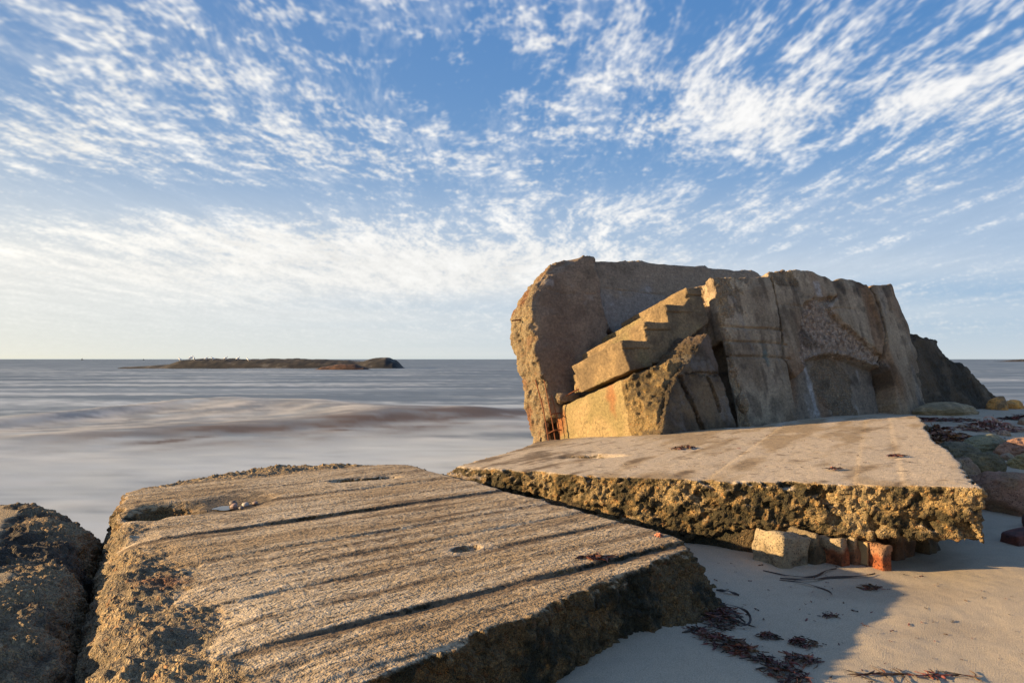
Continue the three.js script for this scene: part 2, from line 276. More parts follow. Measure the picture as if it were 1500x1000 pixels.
{
  const grow = (c, fine, rate) => (v) => Math.max(fine, fine + rate * Math.max(0, Math.abs(v - c) - 2.2));
  const g = sheet(axisOf(-60, 90, grow(1.8, 0.022, 0.035)), axisOf(-30, 60, grow(-3.2, 0.022, 0.03)).map((v) => v), (x, z) => [x, sandY(x, z), z], (x, y, z) => {
    const n = fbm(x * 1.2, z * 1.2, 7.1, 3), w = ss(0.25, 0.55, fbm(x * 0.8 + 4, z * 2.2, 2.2, 3));
    return mix(K.sand, [0.47, 0.38, 0.27], w * 0.7).map((v) => v * (1 + 0.1 * n));
  });
  g.index.array.reverse?.(); g.computeVertexNormals();
  structure(new THREE.Mesh(g, M.sand), 'sand');
}
{
  const rows = [], cols = []; for (let i = 0; i <= 460; i++) rows.push(2.2 * Math.exp(i / 460 * Math.log(9000 / 2.2))); for (let i = 0; i <= 420; i++) { const t = i / 210 - 1; cols.push(Math.sign(t) * (0.75 * Math.abs(t) + 1.6 * Math.abs(t) ** 5)); }
  const pl = (v, x) => { if (x <= v[0][0]) return v[0][1]; for (let i = 0; i + 1 < v.length; i++) if (x <= v[i + 1][0]) return lerp(v[i][1], v[i + 1][1], ss(v[i][0], v[i + 1][0], x)); return v[v.length - 1][1]; };
  const upper = (x) => -pl([[-15, 16], [-12, 18.5], [-9.5, 24], [-7, 23.2], [-3, 20.2], [0, 18.8], [4, 18]], x), band = (x) => -(17.3 + 0.6 * clamp(x, -12, 2));
  const Y = (x, z) => {
    const d = -z, r = z - band(x) + 0.5 + 0.3 * noise3(x * 0.5, 1, 2), ridge = 0.09 * (1 + 0.4 * noise3(x * 0.8, 3, 5)) * Math.exp(-((r / (r > 0 ? 1.0 : 1.8)) ** 2)) * ss(-12, -7, x) * ss(4, 0, x);
    const chop = (0.015 + 0.05 * ss(22, 50, d)) * noise3(x * 0.35, z * 1.1, 2.2) + 0.012 * noise3(x * 1.2, z * 3.5, 5.2) * ss(400, 60, d) + 0.12 * ss(30, 70, d) * noise3(x * 0.06, z * 0.28, 1.9) * ss(900, 200, d);
    const sw = z - upper(x) - 2.2; return SEA + ridge + chop + 0.24 * Math.exp(-((sw / (sw > 0 ? 3.2 : 1.8)) ** 2)) * ss(-14, -9.5, x) * ss(5, -5, x) * (1 + 0.2 * noise3(x * 0.7, z * 0.7, 2));
  };
  const color = (x, y, z) => {
    const d = -z, st = fbm(x * 0.28, z * 1.1, 3.1, 4), fine = fbm(x * 1.3, z * 4.5, 1.1, 3), wisp = fbm(x * 1.1 + 0.4 * z, z * 0.9, 6.1, 4);
    const patch = fbm(x * 0.16, z * 0.55, 5.5, 3); let c = mix([0.11, 0.14, 0.165], [0.46, 0.495, 0.495], ss(-0.5, 0.6, 1.1 * patch + 0.3 * fine + 0.09 * (19 - Math.min(d, 30)))); c = mix(c, [0.24, 0.28, 0.31], 0.6 * ss(-0.1, 0.5, fbm(x * 0.05, z * 0.4, 1.7, 3)) * (d > 22 ? 1 : 0.5));      // foam of the surf zone, broken up over the dark water
    const foamFar = ss(0.1, 0.9, fbm(x * 0.045, z * 0.3, 7.1, 3) + 0.3 * fine + 0.34 * ss(-8, -24, x)) * ss(18, 24, d) * ss(170, 32, d);
    c = mix(c, [0.55, 0.58, 0.58], foamFar * 0.7);
    const u = upper(x), b = band(x), veil = ss(u - 1.5 + 1.4 * wisp, u + 1.2 + 1.4 * wisp, z) * ss(b + 1.5, b - 1, z);     // spray drawn out over the breaking wave
    c = mix(c, mix([0.24, 0.215, 0.18], [0.46, 0.43, 0.375], ss(-0.4, 0.5, wisp + 0.5 * fine)), veil * clamp(0.72 + 0.7 * wisp + 0.3 * st) * ss(-14, -10, x) * ss(3, -2, x));
    const dk = ss(-0.05, 0.25, Math.abs(z - u) < 1.4 ? 0.2 - Math.abs(z - u + 0.6) * 0.25 : 0) * ss(-13, -10, x) * ss(4, 0, x); c = mix(c, [0.25, 0.24, 0.235], 0.5 * dk);
    const silt = Math.exp(-(((z - b - 0.9 * wisp) / 1.5) ** 2)) * ss(-9.5, -6, x) * ss(4, 1, x) + 0.4 * Math.exp(-(((z - b - 2.4) / 1.6) ** 2)) * ss(-9, -5, x) * ss(4, 1, x);
    c = mix(c, [0.115, 0.075, 0.045], clamp(silt * (0.85 + 0.9 * st + 0.5 * fine + 0.5 * wisp)));        // stirred-up weed and silt at the foot of the wave
    const foam = ss(0.05, 0.8, fbm(x * 0.5 + 5, z * 1.6, 4.4, 4)) * ss(0.5, 2.5, z - b) * 0.6;
    c = mix(c, [0.58, 0.59, 0.56], foam);
    return c.map((v) => v * (1 + 0.14 * fine + 0.14 * st));
  };
  const g = sheet(cols, rows, (t, d) => { const x = t * (d * 1.25 + 8), z = -d; return [x, Y(x, z), z]; }, color);
  const water = new THREE.MeshPhysicalMaterial({ vertexColors: true, roughness: 0.5, ior: 1.33, specularIntensity: 0.6 });
  structure(new THREE.Mesh(g, water), 'sea');
}
console.log('ground', Math.round(performance.now()));

// ---------------------------------------------------------------- the near slab, board marked
const SD = [0.8, -0.6], CD = [-0.6, -0.8];   // along and across the boards (x, z)
const boards = [1.8, 1.97, 2.135, 2.37, 2.59, 2.75, 2.88, 3.03, 3.18, 3.42, 3.69, 3.95, 4.3, 4.72];
const boardDepth = [0.006, 0.004, 0.014, 0.004, 0.008, 0.004, 0.006, 0.005, 0.007, 0.004, 0.013, 0.005, 0.007, 0.005];
function boardRelief(x, z) {
  const q = x * CD[0] + z * CD[1] + 0.006 * noise3((x * SD[0] + z * SD[1]) * 2, 3.3, 1.1), s = x * SD[0] + z * SD[1]; let h = 0;
  for (let i = 0; i < boards.length; i++) {
    const d = q - boards[i]; if (d > 0.25 || d < -0.25) continue;
    const w = 0.75 + 0.9 * noise3(s * 1.1, i * 5.1, 2.2) + 0.5 * noise3(s * 5, i * 3.3, 7.2), D = boardDepth[i] * clamp(w, 0.12, 1.2) * 1.3;
    if (d < 0) h -= D * Math.exp(d / 0.06) * ss(0, 0.012, -d); else h += 0.3 * D * Math.exp(-d / 0.02) * ss(0, 0.012, d);
  }
  return h;
}
function slabTopColor(x, z, s, q) {
  const st = fbm(s * 1.3, q * 13, 3.1, 3), big = fbm(s * 0.8, q * 1.7, 9.1, 3), fine = fbm(s * 14, q * 46, 1.9, 2);
  const mid = fbm(s * 5, q * 14, 5.5, 3); let c = mix(K.tan, K.pale, ss(-0.35, 0.5, st * 0.6 + big * 0.7 + 0.4 * mid + 0.1));
  c = mix(c, [0.24, 0.165, 0.095], ss(0.1, 0.6, mid * 0.9 - 0.3 * st + 0.3 * big) * 0.75);
  c = mix(c, K.brown, ss(0.15, 0.75, -st * 0.75 - 0.3 * fine + 0.35 * noise3(s * 0.9, q * 2.1, 6.6)) * 0.85);
  c = mix(c, K.dark, ss(0.3, 0.8, -fine * 0.9 - st * 0.4) * 0.85); c = mix(c, K.dark, ss(0.35, 0.75, fbm(s * 17, q * 40, 7.7, 2) + 0.35 * mid) * 0.8);
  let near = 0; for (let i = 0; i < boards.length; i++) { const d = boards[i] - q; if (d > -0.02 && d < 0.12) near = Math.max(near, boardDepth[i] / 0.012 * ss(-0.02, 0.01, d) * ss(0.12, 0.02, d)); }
  if (near > 0) c = mix(c, K.brown, 0.85 * ss(0.0, 0.25, near * 0.85 - 0.36 + 0.55 * fine + 0.5 * noise3(s * 30, q * 70, 2.2) + 0.35 * noise3(s * 1.7, q * 2, 8.1)));   // brown specks, denser on the near side of the deeper board marks
  c = mix(c, [0.66, 0.55, 0.40], 0.75 * ss(0.1, 0.5, big * 0.7 + 0.4 * noise3(s * 5, q * 20, 5.1) + 0.25 * fine - 0.3 * near));
  return c;
}
const roughAgg = (x, y, z, amp, sc) => { sc *= 1.5; worley(x * sc, y * sc, z * sc); const a = 0.5 * (0.55 - WO.d) + 0.75 * (RA[WO.id] - 0.5) * ss(0, 0.14, WO.d2 - WO.d) - 0.35 * ss(0.12, 0, WO.d2 - WO.d); worley(x * sc * 2.3 + 5, y * sc * 2.3, z * sc * 2.3); return amp * (a + 0.42 * (0.5 - WO.d)) + amp * 0.9 * noise3(x * sc * 0.3, y * sc * 0.3, z * sc * 0.3); };
{
  const poly = [[-0.9, -1.3], [-0.42, -1.84], [-0.11, -2.17], [0.25, -2.54], [0.6, -2.92], [0.82, -3.16], [0.84, -3.3], [0.42, -3.9], [-0.02, -4.5], [-0.46, -5.12], [-0.84, -5.6], [-1.3, -5.9], [-1.75, -5.98], [-2.2, -5.72], [-2.52, -5.2], [-2.56, -4.6], [-2.36, -4.05], [-2.02, -3.4], [-1.62, -2.68], [-1.3, -2.1], [-1.17, -1.8]];
  const edge = (x, z) => ss(0.1, -0.75, x * SD[0] + z * SD[1] - 1.5 + 0.15 * noise3(x * 2, z * 2, 4)) ;     // 1 towards the worn end
  const worn = (x, z) => { const s = x * SD[0] + z * SD[1], q = x * CD[0] + z * CD[1]; return clamp(ss(0.74, 0.34, s + 0.16 * noise3(x * 2.5, z * 2.5, 1) + 0.08 * noise3(x * 8, z * 8, 4)) + ss(5.05, 5.5, q + 0.15 * noise3(x * 2, z * 2, 7))); };
  const f = (x, y, z) => {
    const w = worn(x, z), d2 = sdPoly(x, z, poly) - (0.16 + 0.5 * ss(0.7, 0.1, Math.hypot(x - 0.85, z + 3.15))) * Math.max(0, 0.2 - y) * (1 - w) - 0.2 * Math.max(0, 0.14 - y) * w + 0.035 * noise3(x * 5, y * 5, z * 5) + 0.018 * noise3(x * 13, y * 13, z * 13) + 0.05 * noise3(x * 1.7, y * 1.7, z * 1.7) * (0.35 + w);
    const dip = 0.03 * w * (fbm(x * 3, 1, z * 3, 3)) - 0.02 * w;
    let top = y - 0.235 - boardRelief(x, z) * (1 - w) - dip - 0.004 * noise3(x * 3, 2, z * 3);
    top += 0.045 * ss(0.09, 0.02, Math.hypot((x + 0.21) * SD[0] + (z + 3.15) * SD[1], ((x + 0.21) * CD[0] + (z + 3.15) * CD[1]) * 1.7));            // pot hole
    { const a = (x + 1.06) * SD[0] + (z + 4.97) * SD[1], b = (x + 1.06) * CD[0] + (z + 4.97) * CD[1]; top += 0.05 * ss(0.26, 0.12, Math.abs(a + 0.4 * b)) * ss(0.075, 0.02, Math.abs(b + 0.03 * Math.sin(a * 9))); }    // long slot
    top += 0.03 * ss(0.3, 0.05, Math.hypot(x + 1.7, (z + 4.16) * 0.8));                                                                                     // shallow basin
    { const a = Math.hypot(x + 2.02, z + 3.95); top += 0.09 * ss(0.26, 0.08, a + 0.08 * noise3(x * 6, z * 6, 2)); }
    return smax(smax(d2, top, lerp(0.018, 0.2, w)), -0.25 - y, 0.01);
  };
  const rough = (x, y, z, ny) => clamp(ss(0.86, 0.6, ny) + ss(0.2, 0.185, y) * (1 - worn(x, z)) + worn(x, z) * 1.0 * ss(-0.25, 0.2, noise3(x * 3, y * 3, z * 3) + worn(x, z) - 0.45));
  const slab = solid(f, axis(-2.8, 1.15, 0.011), axis(-0.14, 0.32, 0.011), axisOf(-6.2, -1.1, (z) => clamp(0.0042 * -z, 0.0085, 0.022)), {
    margin: 0.14, turn: Math.atan2(SD[1], SD[0]), materials: [M.top, M.agg],
    disp: (x, y, z, nx, ny) => { const r = rough(x, y, z, ny); return (r > 0.02 ? r * roughAgg(x, y, z, lerp(0.032, 0.018, worn(x, z)), 22) : 0) + (1 - r) * 0.0016 * noise3(x * 60, y * 60, z * 60); },
    slot: (x, y, z, nx, ny) => (rough(x, y, z, ny) > 0.5 ? 1 : 0),
    color: (x, y, z, nx, ny) => {
      const s = x * SD[0] + z * SD[1], q = x * CD[0] + z * CD[1], r = rough(x, y, z, ny), w = worn(x, z);
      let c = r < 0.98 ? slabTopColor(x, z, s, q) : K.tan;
      if (r > 0.02) {
        const n = fbm(x * 3.1, y * 3.1, z * 3.1, 3), m = noise3(x * 22, y * 22, z * 22);
        let b = mix([0.54, 0.41, 0.245], [0.42, 0.33, 0.215], ss(-0.3, 0.4, n)); b = mix(b, K.dark, ss(0.25, 0.75, n * 0.45 - 0.6 * m + 0.12) * 0.8);
        if (w < 0.5) { const al = ss(-0.1, 0.35, n + 0.4 * m); b = mix(mix([0.2, 0.14, 0.065], K.ochre, 0.3), K.algae, al); const oc = ss(0.32, 0.42, fbm(x * 3.4 + 7, y * 4, z * 3.4, 3) + 0.5 * ss(0.35, -0.25, x + 0.1 * n) - 0.1); b = mix(b, [0.36, 0.22, 0.085], oc * (0.8 + 0.2 * m)); }
        c = mix(c, b, r);
      }
      const rs = ss(0.16, 0.03, Math.hypot(x + 1.39, (z + 2.71) * 1.8) + 0.05 * noise3(x * 20, z * 20, 3)); c = mix(c, K.rust, rs * 0.6);
      const ring = Math.hypot((x + 0.21) * SD[0] + (z + 3.15) * SD[1], ((x + 0.21) * CD[0] + (z + 3.15) * CD[1]) * 1.7); c = mix(c, K.dust, ss(0.2, 0.1, ring + 0.05 * noise3(x * 14, z * 14, 2)) * 0.7);
      const basin = ss(0.27, 0.2, Math.hypot(x + 1.7, (z + 4.16) * 0.8) + 0.16 * fbm(x * 9, 1, z * 9, 3)); c = mix(c, [0.1, 0.075, 0.05], basin * 0.7);   // wet stain round the puddle
      return c;
    },
  });
  thing(slab, 'concrete_slab', 'large board marked concrete slab lying nearest, with long parallel ridges', 'slab', 'broken slabs on the shore');
}
console.log('slab1', Math.round(performance.now()));
{ // left slab
  const poly = [[-1.12, -1.5], [-1.26, -1.86], [-1.42, -2.16], [-1.72, -2.72], [-2.1, -3.36], [-2.34, -3.82], [-2.62, -4.15], [-3.0, -4.33], [-3.5, -4.4], [-4.3, -4.1], [-4.3, -1.4]];
  const f = (x, y, z) => {
    const d2 = sdPoly(x, z, poly) - 0.3 * Math.max(0, 0.1 - y) + 0.03 * noise3(x * 5, y * 5, z * 5) + 0.05 * noise3(x * 1.9, y * 1.9, z * 1.9) + 0.02 * noise3(x * 12, y * 12, z * 12);
    const plate = ss(0.02, -0.03, x * 0.82 - z * 0.57 + 0.12 + 0.13 * fbm(x * 3, 2, z * 3, 3));
    const top = y - 0.215 - 0.05 * fbm(x * 2.2, 3, z * 2.2, 3) * (1 - plate) - 0.025 * plate + 0.02;
    return smax(smax(d2, top, 0.17), -0.25 - y, 0.02);
  };
  const plate = (x, z) => ss(0.02, -0.03, x * 0.82 - z * 0.57 + 0.12 + 0.13 * fbm(x * 3, 2, z * 3, 3));
  const rough = (x, z, ny) => clamp(1 - plate(x, z) * ss(0.6, 0.8, ny));
  const slab = solid(f, axis(-3.3, -1.0, 0.012), axis(-0.2, 0.36, 0.012), axisOf(-4.6, -1.35, (z) => clamp(0.0042 * -z, 0.009, 0.02)), {
    margin: 0.16, materials: [M.face, M.agg], slot: (x, y, z, nx, ny) => (rough(x, z, ny) > 0.5 ? 1 : 0),
    disp: (x, y, z, nx, ny) => { const r = rough(x, z, ny); return r > 0.02 ? r * roughAgg(x, y, z, 0.022, 22) : 0; },
    color: (x, y, z, nx, ny) => { const r = rough(x, z, ny), n = fbm(x * 2.6, y * 2.6, z * 2.6, 3), m = noise3(x * 20, y * 20, z * 20); let b = mix([0.50, 0.37, 0.215], [0.33, 0.25, 0.165], ss(-0.3, 0.4, n)); b = mix(b, K.dark, ss(-0.05, 0.5, n * 0.9 - 0.4 * m + 0.1) * 0.85); return mix(mix([0.45, 0.34, 0.2], K.tan, 0.4 + 0.4 * n), b, r); },
  });
  thing(slab, 'concrete_slab', 'worn dark pebbly concrete slab across the narrow gap, at the left edge', 'slab', 'broken slabs on the shore');
}
// middle slab
const MS = { y: (x, z) => 0.468 + 0.0635 * (x - 2.29) + 0.034 * (z + 3.42) };   // plane through three of its corners
{
  const a0 = [2.29, -3.42], b0 = [4.59, -7.73], c0 = [-0.46, -5.2]; // plane: solve for slopes
  const ux = b0[0] - a0[0], uz = b0[1] - a0[1], vx = c0[0] - a0[0], vz = c0[1] - a0[1], hu = 0, hv = 0.27 - 0.468, D = ux * vz - uz * vx, gx = (hu * vz - hv * uz) / D, gz = (ux * hv - vx * hu) / D;
  MS.y = (x, z) => 0.468 + gx * (x - a0[0]) + gz * (z - a0[1]);
  const poly = [[2.31, -3.4], [1.75, -3.66], [1.21, -3.95], [0.57, -4.4], [0.14, -4.8], [-0.2, -5.04], [-0.56, -5.3], [-0.36, -5.85], [0.0, -6.5], [0.2, -7.05], [0.75, -7.2], [1.35, -7.12], [1.83, -7.32], [2.3, -7.45], [2.66, -7.42], [3.2, -7.95], [3.9, -7.95], [4.57, -7.72], [3.9, -6.45], [3.3, -5.3]];
  const bd = [0.47, -0.88], cd = [0.88, 0.47], lines = [0.29, 0.52, 1.3].map((v) => 2.29 * cd[0] - 3.42 * cd[1] - v);
  const thick = (x) => 0.27 + 0.14 * ss(1.4, 0.9, x + 0);
  const flat = (x, z) => { const q = x * cd[0] + z * cd[1]; return q; };
  const hole = (x, z) => Math.hypot((x - 0.62) * 0.55, (z + 5.55) * 1.25 - 0.25 * (x - 0.62));
  const f = (x, y, z) => {
    const lf = ss(0.9, -0.3, x + 0.2 * (z + 5));
    const kr = lerp(1, 0.3, ss(2.35, 2.6, x)), d2 = sdPoly(x, z, poly) + 0.035 * kr * noise3(x * 6, y * 6, z * 6) + 0.022 * kr * noise3(x * 15, y * 15, z * 15) + 0.05 * noise3(x * 1.6, y * 1.6, z * 1.6) + 0.05 * kr * ss(0.3, 0.5, noise3(x * 9 + 3, y * 9, z * 9)) + 0.03 * kr * ss(0.35, 0.5, noise3(x * 19 + 3, y * 19, z * 19));
    const t = MS.y(x, z), q = x * cd[0] + z * cd[1]; let rel = 0.004 * noise3(x * 2.3, 1, z * 2.3) + 0.003 * noise3(x * 8, 1, z * 8);
    for (const l of lines) { const d = q - l; if (Math.abs(d) < 0.2) rel += d < 0 ? -0.004 * Math.exp(d / 0.08) : 0; }
    let top = y - t - rel; top += 0.05 * ss(0.2, 0.06, hole(x, z) + 0.05 * noise3(x * 6, z * 6, 3)); top -= 0.0;
    const bev = d2 + (y - t) * 1.1 + 0.13 * lf - 0.02 + 0.04 * noise3(x * 4, y * 4, z * 4);     // broken-off slope at the thin end
    return smax(smax(smax(d2, top, 0.016), lf > 0.01 && z < -4.2 ? lerp(-1, bev, lf) : -1, 0.04), t - thick(x) - y + 0.02 * noise3(x * 4, 7, z * 4), 0.03);
  };
  const rough = (ny) => ss(0.9, 0.68, ny);
  const slab = solid(f, axisOf(-0.75, 4.75, (x) => (x < 2.5 ? 0.011 : 0.016)), axis(-0.2, 0.54, 0.011), axisOf(-8.2, -3.25, (z) => clamp(0.0034 * -z, 0.011, 0.024)), {
    margin: 0.16, materials: [M.dusty, M.agg], turn: Math.atan2(bd[1], bd[0]),
    slot: (x, y, z, nx, ny) => (rough(ny) > 0.5 ? 1 : 0),
    disp: (x, y, z, nx, ny) => { const r = rough(ny); return r > 0.02 ? r * roughAgg(x, y, z, lerp(0.03, 0.014, ss(2.3, 2.5, x)), 20) : 0.0012 * noise3(x * 50, y * 50, z * 50); },
    color: (x, y, z, nx, ny) => {
      const q = x * cd[0] + z * cd[1], s = x * bd[0] + z * bd[1], n = fbm(x * 1.1, y, z * 1.1, 3), st = fbm(s * 1.6 + q * 0.6, q * 7 - s, 3.3, 3), fine = noise3(x * 18, y * 18, z * 18);
      let c = mix(K.dust, K.tan, ss(-0.2, 0.35, n * 0.6 + st * 0.5 + 0.6 * fbm(s * 0.5, q * 3.4, 8.8, 3) + 0.3 * ss(-5.6, -7.2, z) - 0.15 * ss(-4, -5.4, z)));
      c = mix(c, K.brown, ss(0.2, 0.7, st * 0.75 - 0.3 * fine + 0.35 * ss(1.3, 0.2, x)) * 0.8); c = mix(c, [0.66, 0.53, 0.375], ss(0.2, 0.6, fbm(x * 2.3, 4, z * 2.3 + 0.5 * x, 3) - 0.3 * st) * 0.7); c = mix(c, K.brown, 0.7 * ss(0.35, 0.7, fbm(x * 9, 2, z * 9, 3)));
      const r = rough(ny);
      if (r > 0.02) {
        const m = fbm(x * 3.4, y * 3.4, z * 3.4, 3); let b = mix([0.40, 0.27, 0.115], [0.5, 0.385, 0.22], ss(-0.2, 0.5, m)); b = mix(b, [0.06, 0.052, 0.022], ss(-0.12, 0.2, 0.6 * m * -1 + 0.75 * fine + 0.08 + 0.3 * noise3(x * 40, y * 40, z * 40)) * 0.92);
        b = mix(b, K.rust, ss(0.55, 0.75, noise3(x * 5 + 3, y * 7, z * 5)) * 0.5); c = mix(c, b, r);
      }
      return c;
    },
  });
  const pg = new THREE.IcosahedronGeometry(1, 3); { const p = pg.attributes.position; for (let i = 0; i < p.count; i++) { const k = 1 + 0.12 * noise3(p.getX(i) * 1.5, p.getY(i) * 1.5, p.getZ(i) * 1.5); p.setXYZ(i, p.getX(i) * k, p.getY(i) * k, p.getZ(i) * k); } pg.computeVertexNormals(); }
  const pm = [[0.42, 0.33, 0.19], [0.3, 0.25, 0.17], [0.5, 0.42, 0.3]].map((c) => new THREE.MeshStandardMaterial({ color: new THREE.Color().setRGB(...c), roughness: 0.8 }));
  [[0.48, 0.36, 0.026], [0.72, 0.35, 0.02], [0.95, 0.36, 0.02], [1.35, 0.34, 0.021], [1.62, 0.34, 0.018], [1.9, 0.33, 0.02], [0.2, 0.36, 0.022]].forEach(([t, y, r], i) => { const x = 2.29 - 1.37 * t * 0.9, z = -3.42 - 0.9 * t * 0.9 + (t > 1 ? -0.06 : 0.0); const o = new THREE.Mesh(pg, pm[i % 3]); o.scale.set(r * 1.15, r, r * 0.9); o.rotation.set(i, i * 2, i * 0.7); o.position.set(x - 0.005, y + MS.y(x, z) - 0.468, z + 0.012); part(o, 'pebble', slab); });
  thing(slab, 'concrete_slab', 'raised sandy topped concrete slab with a rough pebbly sunlit front edge, before the ruin', 'slab', 'broken slabs on the shore');
}
console.log('slabs', Math.round(performance.now()));

// ---------------------------------------------------------------- the toppled bunker: local axes x along its front, y up its face, z out of it
const RO = new THREE.Vector3(2.74, 0.32, -8.2), yaw = Math.PI / 6, lean = 17 * Math.PI / 180;
const RT = new THREE.Vector3(Math.cos(yaw), 0, -Math.sin(yaw)), RE = new THREE.Vector3(Math.sin(yaw) * Math.cos(lean), Math.sin(lean), Math.cos(yaw) * Math.cos(lean)), RU = new THREE.Vector3().crossVectors(RE, RT);
const basis = new THREE.Matrix4().makeBasis(RT, RU, RE).setPosition(RO);
const placeLocal = (o) => { o.applyMatrix4(basis); return o; };
const poured = (y) => { const k = (y * 4.3) % 1; return Math.abs(((y * 4.3) % 1 + 1) % 1 - 0.5); };   // lift lines of the formwork
const frontPoly = [[-0.02, -0.9], [0.0, 0], [0.05, 0.6], [0.12, 1.4], [0.16, 1.93], [0.55, 1.96], [1.25, 2.0], [1.33, 2.1], [1.63, 2.15], [2.0, 2.17], [2.38, 2.15], [2.74, 2.07], [3.01, 2.13], [3.3, 2.1], [3.55, 2.02], [4.17, 2.07], [4.22, 1.8], [4.25, 1.4], [4.27, 1.0], [4.1, 0.4], [4.0, -0.9]];
const nichePoly = [[1.14, 0.62], [1.3, 0.56], [1.5, 0.66], [1.74, 0.84], [2.0, 0.9], [2.31, 0.94], [2.75, 0.88], [3.11, 0.78], [3.38, 0.72], [3.36, 0], [3.3, -1], [0.98, -1], [1.06, 0]];
const spallPoly = [[1.81, 1.52], [1.95, 1.66], [2.2, 1.76], [2.7, 1.8], [2.5, 1.65], [2.67, 1.4], [2.98, 1.19], [3.2, 1.02], [3.42, 0.9], [3.45, 0.74], [3.1, 0.76], [2.75, 0.86], [2.31, 0.92], [2.0, 0.88], [1.74, 0.82], [1.55, 0.74], [1.52, 0.87], [1.62, 1.2]];
const crackL = [[1.31, 1.98], [1.30, 1.8], [1.28, 1.55], [1.22, 1.16], [1.14, 0.83], [1.2, 0.66], [1.26, 0.58]];
const crackR = [[3.56, 2.05], [3.59, 1.92], [3.63, 1.6], [3.61, 1.42], [3.53, 1.09], [3.37, 0.77], [3.41, 0.67], [3.39, 0.46], [3.33, 0.05], [3.3, -0.3]];
const ruin = new THREE.Group();
{
  const f = (x, y, z) => {
    const n = noise3(x * 2, y * 2, z * 2), dp = sdPoly(x, y, frontPoly) + 0.03 * n + 0.018 * noise3(x * 8, y * 8, z * 8);
    const wob = 0.02 * noise3(x * 9, y * 9, 3), nd = sdPoly(x + wob, y + wob, nichePoly), sd = sdPoly(x + wob * 2, y + wob, spallPoly);
    let face = z + 0.006 * n - 0.012 * noise3(x * 0.8, y * 0.8, 5);
    face += 0.24 * ss(0.02, -0.02, nd); if (nd > 0) face += 0.085 * ss(0.02, -0.03, sd + 0.04 * noise3(x * 7, y * 7, 1));
    face += 0.05 * ss(-0.015, 0.015, x - lerp(1.08, 1.3, clamp((y - 0.3) / 1.4))) * ss(0.03, -0.03, x - 3.5) * 0.8;
    for (const l of [1.24, 1.045, 0.85]) if (x < 1.3) face += 0.03 * ss(0.02, 0.008, Math.abs(y - l + 0.02 * (x - 0.6) + 0.006 * wob * 30 * 0.1));
    face += 0.018 * ss(0.02, 0.005, Math.abs(y - 1.6 + 0.03 * noise3(x * 2, 1, 1))) * ss(0.9, 1.6, x) * ss(0.2, 0.6, noise3(x * 1.3, 9, 2) + 0.4);
    const cl = sdPath(x + wob, y, crackL), cr = sdPath(x + wob * 1.6, y, crackR), wr = lerp(0.05, 0.016, ss(0.5, 0.8, y));
    face += 0.36 * ss(0.036, 0.02, cl) + 0.34 * ss(wr + 0.012, wr, cr + (y < 0.7 ? 0 : 0.008 * noise3(x * 30, y * 30, 1)));
    const topwear = 0.05 * ss(-0.2, 0.02, dp) * (0.5 + noise3(x * 4, y * 4, 8)); face += topwear;
    const groove = x < 0.45 ? smax(Math.hypot(x - 0.1 - 0.06 * y, (z + 0.2) * 1.1) - 0.055, 0, 0.001) : 1;          // rebate down the broken end
    let body = smax(smax(dp, face, 0.02), -0.56 - z, 0.03);
    if (x < 0.5) body = smax(body, -(Math.hypot((x - (0.0 + 0.085 * y)) * 0.9, z + 0.24) - 0.075), 0.012);
    if (x < 0.6 && y < 1.4) body = smax(body, -(sdBox(x, y, z, -0.1, 0.3, -0.36, 0.42, 0.78, 0.3) + 0.04 * n), 0.02);
    const core = smax(sdBox(x, y, z, 2.15, 0.4, -1.0, 1.8, 1.5, 0.55) + 0.05 * n, -1.5 - z, 0.05);
    return smin(body, core, 0.03);
  };
  const spall = (x, y) => ss(0.03, -0.03, sdPoly(x, y, spallPoly) + 0.05 * noise3(x * 7, y * 7, 1)), nich = (x, y) => ss(0.02, -0.02, sdPoly(x, y, nichePoly));
  const agg = (x, y, z, nx, nz) => clamp(spall(x, y) * (1 - nich(x, y)) + 0.9 * nich(x, y) * ss(0.42, 0.25, Math.hypot((x - 2.35) * 0.8, (y - 0.45) * 0.6) + 0.22 * fbm(x * 3.5, y * 3.5, 2, 4)) + 0.8 * ss(0.45, 0.1, x - 0.25 + 0.45 * fbm(x * 4, y * 3, 2, 4)) * ss(0.9, 1.7, y) * (nz > 0.6 ? 1 : 0.2) + 0.7 * ss(0.12, -0.05, Math.abs(x - 1.62) - 0.25 + 0.1 * noise3(x * 5, y * 5, 6)) * ss(1.8, 1.95, y) + 0.8 * ss(0.2, 0.1, x - 0.02 + 0.08 * noise3(y * 5, 1, 1)) * (nz > 0.6 ? 1 : 0) + 0.4 * ss(0.7, 0.4, nz) * ss(0.5, 0.8, Math.abs(noise3(x * 2, y * 2, z * 2)) + 0.4));
  const wall = solid(f, axis(-0.15, 4.45, 0.016), axis(-0.85, 2.3, 0.016), axis(-1.6, 0.06, 0.02), {
    margin: 0.5, materials: [M.face, M.agg], slot: (x, y, z, nx, ny, nz) => (agg(x, y, z, nx, nz) > 0.5 ? 1 : 0),
    disp: (x, y, z, nx, ny, nz) => agg(x, y, z, nx, nz) * roughAgg(x, y, z, 0.034, 11) + 0.004 * noise3(x * 22, y * 22, z * 22),
    color: (x, y, z, nx, ny, nz) => {
      const n = fbm(x * 1.2, y * 1.2, z * 1.2, 4), st = fbm(x * 5, y * 0.9, 3.3, 3), m = noise3(x * 20, y * 20, z * 20), sp = spall(x, y) * (1 - nich(x, y)), ni = nich(x, y);
